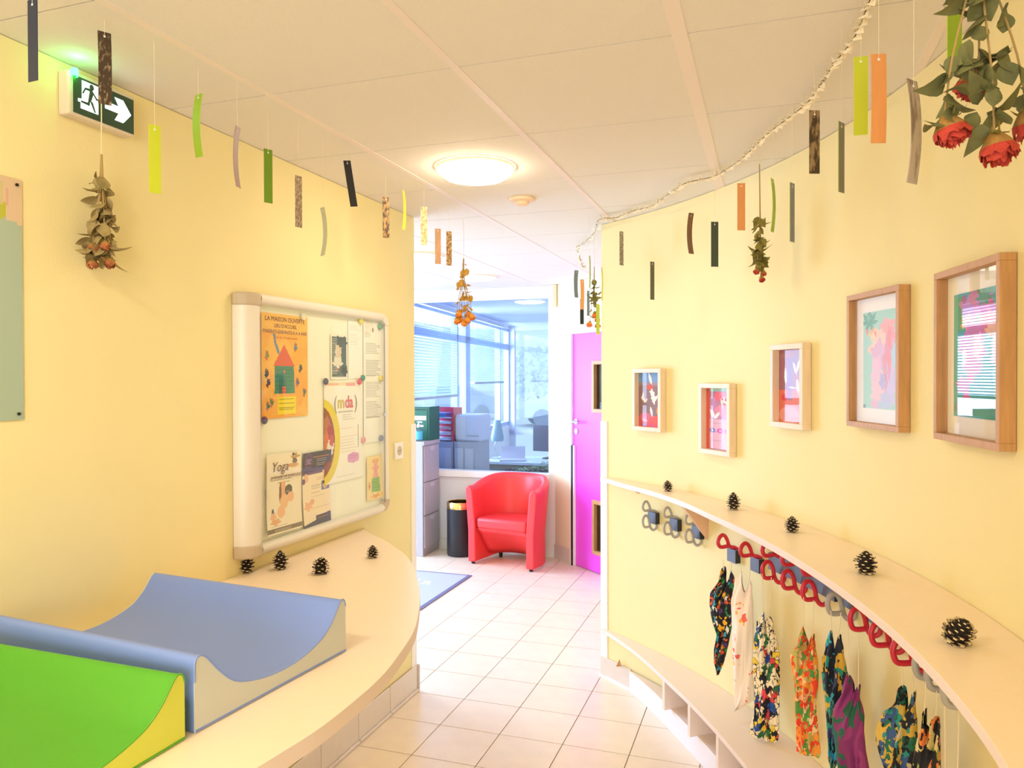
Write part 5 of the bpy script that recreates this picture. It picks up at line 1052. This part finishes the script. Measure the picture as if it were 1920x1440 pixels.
# desk with lamp, laptop, monitor and a plant
dk = thing('office_desk', 'dark-fronted office desk behind the glass, right side', 'desk', PT(-.73, 1.42, 0), ROT_P)
g = G(); g.box(-.40, .42, -.3, .35, .70, .73); obj('desktop', g, mat('desk_top', (190, 206, 224), .4), dk, bev=.003)
g = G(); g.box(-.39, .41, -.27, -.25, .02, .70); obj('front_panel', g, mat('desk_dark', (84, 96, 112), .5), dk)
for x in (-.39, .38):
    g = G(); g.box(x, x + .03, -.25, .33, 0, .70); obj('leg_panel', g, mat('desk_dark', (84, 96, 112), .5), dk)
lp = thing('desk_lamp', 'teal desk lamp with conical shade on the office desk', 'lamp', PT(-1.06, 1.42, .7307), ROT_P)
g = G(); g.lathe([(0, 0), (.07, 0), (.07, .012), (.02, .02), (0, .02)], 20); obj('base', g, STEEL, lp, smooth=True, angle=40)
g = G(); g.tube([(0, 0, .02), (-.04, 0, .14), (.0, 0, .22)], .007, 8); obj('arm', g, STEEL, lp, smooth=True)
g = G(); g.lathe([(.022, .44), (.035, .44), (.075, .24), (.068, .20), (.055, .24), (.02, .42)], 24); obj('shade', g, mat('lamp_teal', (126, 166, 184), .4), lp, smooth=True, angle=40)
nbk = thing('laptop', 'half-open grey laptop on the office desk', 'laptop', PT(-.83, 1.28, .7307), ROT_P + .3)
g = G(); g.box(-.14, .14, -.11, .10, 0, .016); obj('keyboard_base', g, OG, nbk, bev=.003)
g = G(); g.box(-.14, .14, 0, .012, 0, .19); o = obj('lid', g, OG, nbk, (0, .10, .016), 0, bev=.003); o.rotation_euler = (rad(-50), 0, 0)
mo = thing('monitor', 'dark monitor at the right edge of the office glass', 'monitor', PT(-.45, 1.60, .7307), ROT_P - .15)
g = G(); g.box(-.10, .10, -.08, .08, 0, .012); obj('foot', g, BLACK, mo, bev=.003)
g = G(); g.box(-.02, .02, 0, .03, .012, .15); obj('stand', g, BLACK, mo)
g = G(); g.box(-.24, .24, -.03, .0, .08, .38); obj('screen', g, mat('screen_dark', (72, 80, 104), .25), mo, bev=.004)
pp = thing('office_plant', 'bushy green plant in trough in front of the office desk', 'plant', PT(-.42, .80, 0), ROT_P)
g = G(); g.box(-.32, .42, -.12, .12, 0, .62); obj('trough', g, mat('trough_dark', (70, 62, 80), .5), pp, bev=.006)
g = G(); r_ = random.Random(9)
for k in range(420):
    x = r_.uniform(-.33, .43); y = r_.uniform(-.15, .15); hh = .66 + .18 * (x + .33) / .76; z = .60 + (hh - .60) * r_.random() ** .6; a = r_.random() * 6.28; L = r_.uniform(.03, .06); e = r_.uniform(-.3, .9)
    dx, dy, dz = math.cos(a) * math.cos(e) * L, math.sin(a) * math.cos(e) * L, math.sin(e) * L; sx, sy = -math.sin(a) * L * .28, math.cos(a) * L * .28
    g.add([(x, y, z), (x + dx * .5 + sx, y + dy * .5 + sy, z + dz * .6), (x + dx, y + dy, z + dz * .8), (x + dx * .5 - sx, y + dy * .5 - sy, z + dz * .6)], [(0, 1, 2, 3)])
obj('foliage', g, mat('plant_green', (104, 146, 116), .7, noise=.2, nscale=40), pp, kind='stuff')
# venetian blinds
SLAT = mat('blind_slat', (168, 194, 234), .5)
for u0, u1, zb, lb in ((-.25, 1.42, 1.43, 'venetian blind on left office window, hanging low'), (2.32, 3.96, 1.57, 'venetian blind on right office window, stopping higher')):
    t = thing('venetian_blind', lb, 'blind', E0 + EF * u0 + Vector((.06, -.02, zb)), ROT_E, 'venetian blinds in the office'); L = u1 - u0; Hb = 2.42 - zb
    g = G(); g.box(0, L, -.03, .02, Hb, Hb + .04); obj('head_rail', g, OGL, t)
    g = G(); g.box(0, L, -.022, .012, 0, .03); obj('bottom_rail', g, OG, t)
    g = G(); n = int(Hb / .032)
    for k in range(n):
        z = .04 + k * (Hb - .05) / n; g.add([(0, -.020, z - .006), (L, -.020, z - .006), (L, .010, z + .008), (0, .010, z + .008)], [(0, 1, 2, 3)])
    obj('slats', g, SLAT, t, kind='stuff')
    for x in (.12, L * .5, L - .12):
        g = G(); g.tube([(x, -.024, .01), (x, -.024, Hb)], .0012, 4); obj('cord', g, SLAT, t)

# ================================================================== outside: parked cars and a tree, daylight haze painted into their pale colours
def car(label, loc, rz, col):
    t = thing('car', label, 'car', loc, rz, 'cars parked outside')
    side = [(-2.0, .30), (-2.05, .62), (-1.75, .86), (-1.05, .95), (-.45, 1.38), (.75, 1.42), (1.55, 1.02), (2.0, .92), (2.1, .45), (2.0, .28)]
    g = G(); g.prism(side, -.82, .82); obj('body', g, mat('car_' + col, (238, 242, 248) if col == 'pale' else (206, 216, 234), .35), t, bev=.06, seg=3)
    g = G(); g.prism([(-.95, .98), (-.42, 1.32), (.70, 1.35), (1.35, 1.02)], -.835, .835); obj('side_window', g, mat('car_window', (176, 192, 212), .3), t)
    for x in (-1.25, 1.3):
        for y in (-.80, .80):
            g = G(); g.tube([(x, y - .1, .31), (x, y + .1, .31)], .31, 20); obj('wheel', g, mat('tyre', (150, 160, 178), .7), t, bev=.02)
    return t
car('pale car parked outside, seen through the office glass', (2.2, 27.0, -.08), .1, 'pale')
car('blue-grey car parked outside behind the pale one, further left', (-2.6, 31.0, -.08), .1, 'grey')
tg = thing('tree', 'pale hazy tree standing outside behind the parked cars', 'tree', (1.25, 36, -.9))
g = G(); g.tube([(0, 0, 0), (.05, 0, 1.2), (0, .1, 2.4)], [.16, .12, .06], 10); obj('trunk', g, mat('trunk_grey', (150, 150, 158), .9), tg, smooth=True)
g = G(); r_ = random.Random(4)
for k in range(900):
    a, e = r_.random() * 6.28, r_.uniform(-1, 1); R_ = 1.5 * r_.random() ** .4; c = (R_ * math.cos(a) * math.sqrt(1 - e * e), R_ * math.sin(a) * math.sqrt(1 - e * e), 2.7 + 1.5 * e * R_ / 1.5); s_ = .16
    b = r_.random() * 6.28; g.add([(c[0] - s_ * math.cos(b), c[1] - s_ * math.sin(b), c[2]), (c[0], c[1], c[2] - s_ * .6), (c[0] + s_ * math.cos(b), c[1] + s_ * math.sin(b), c[2] + .05), (c[0], c[1], c[2] + s_ * .8)], [(0, 1, 2, 3)])
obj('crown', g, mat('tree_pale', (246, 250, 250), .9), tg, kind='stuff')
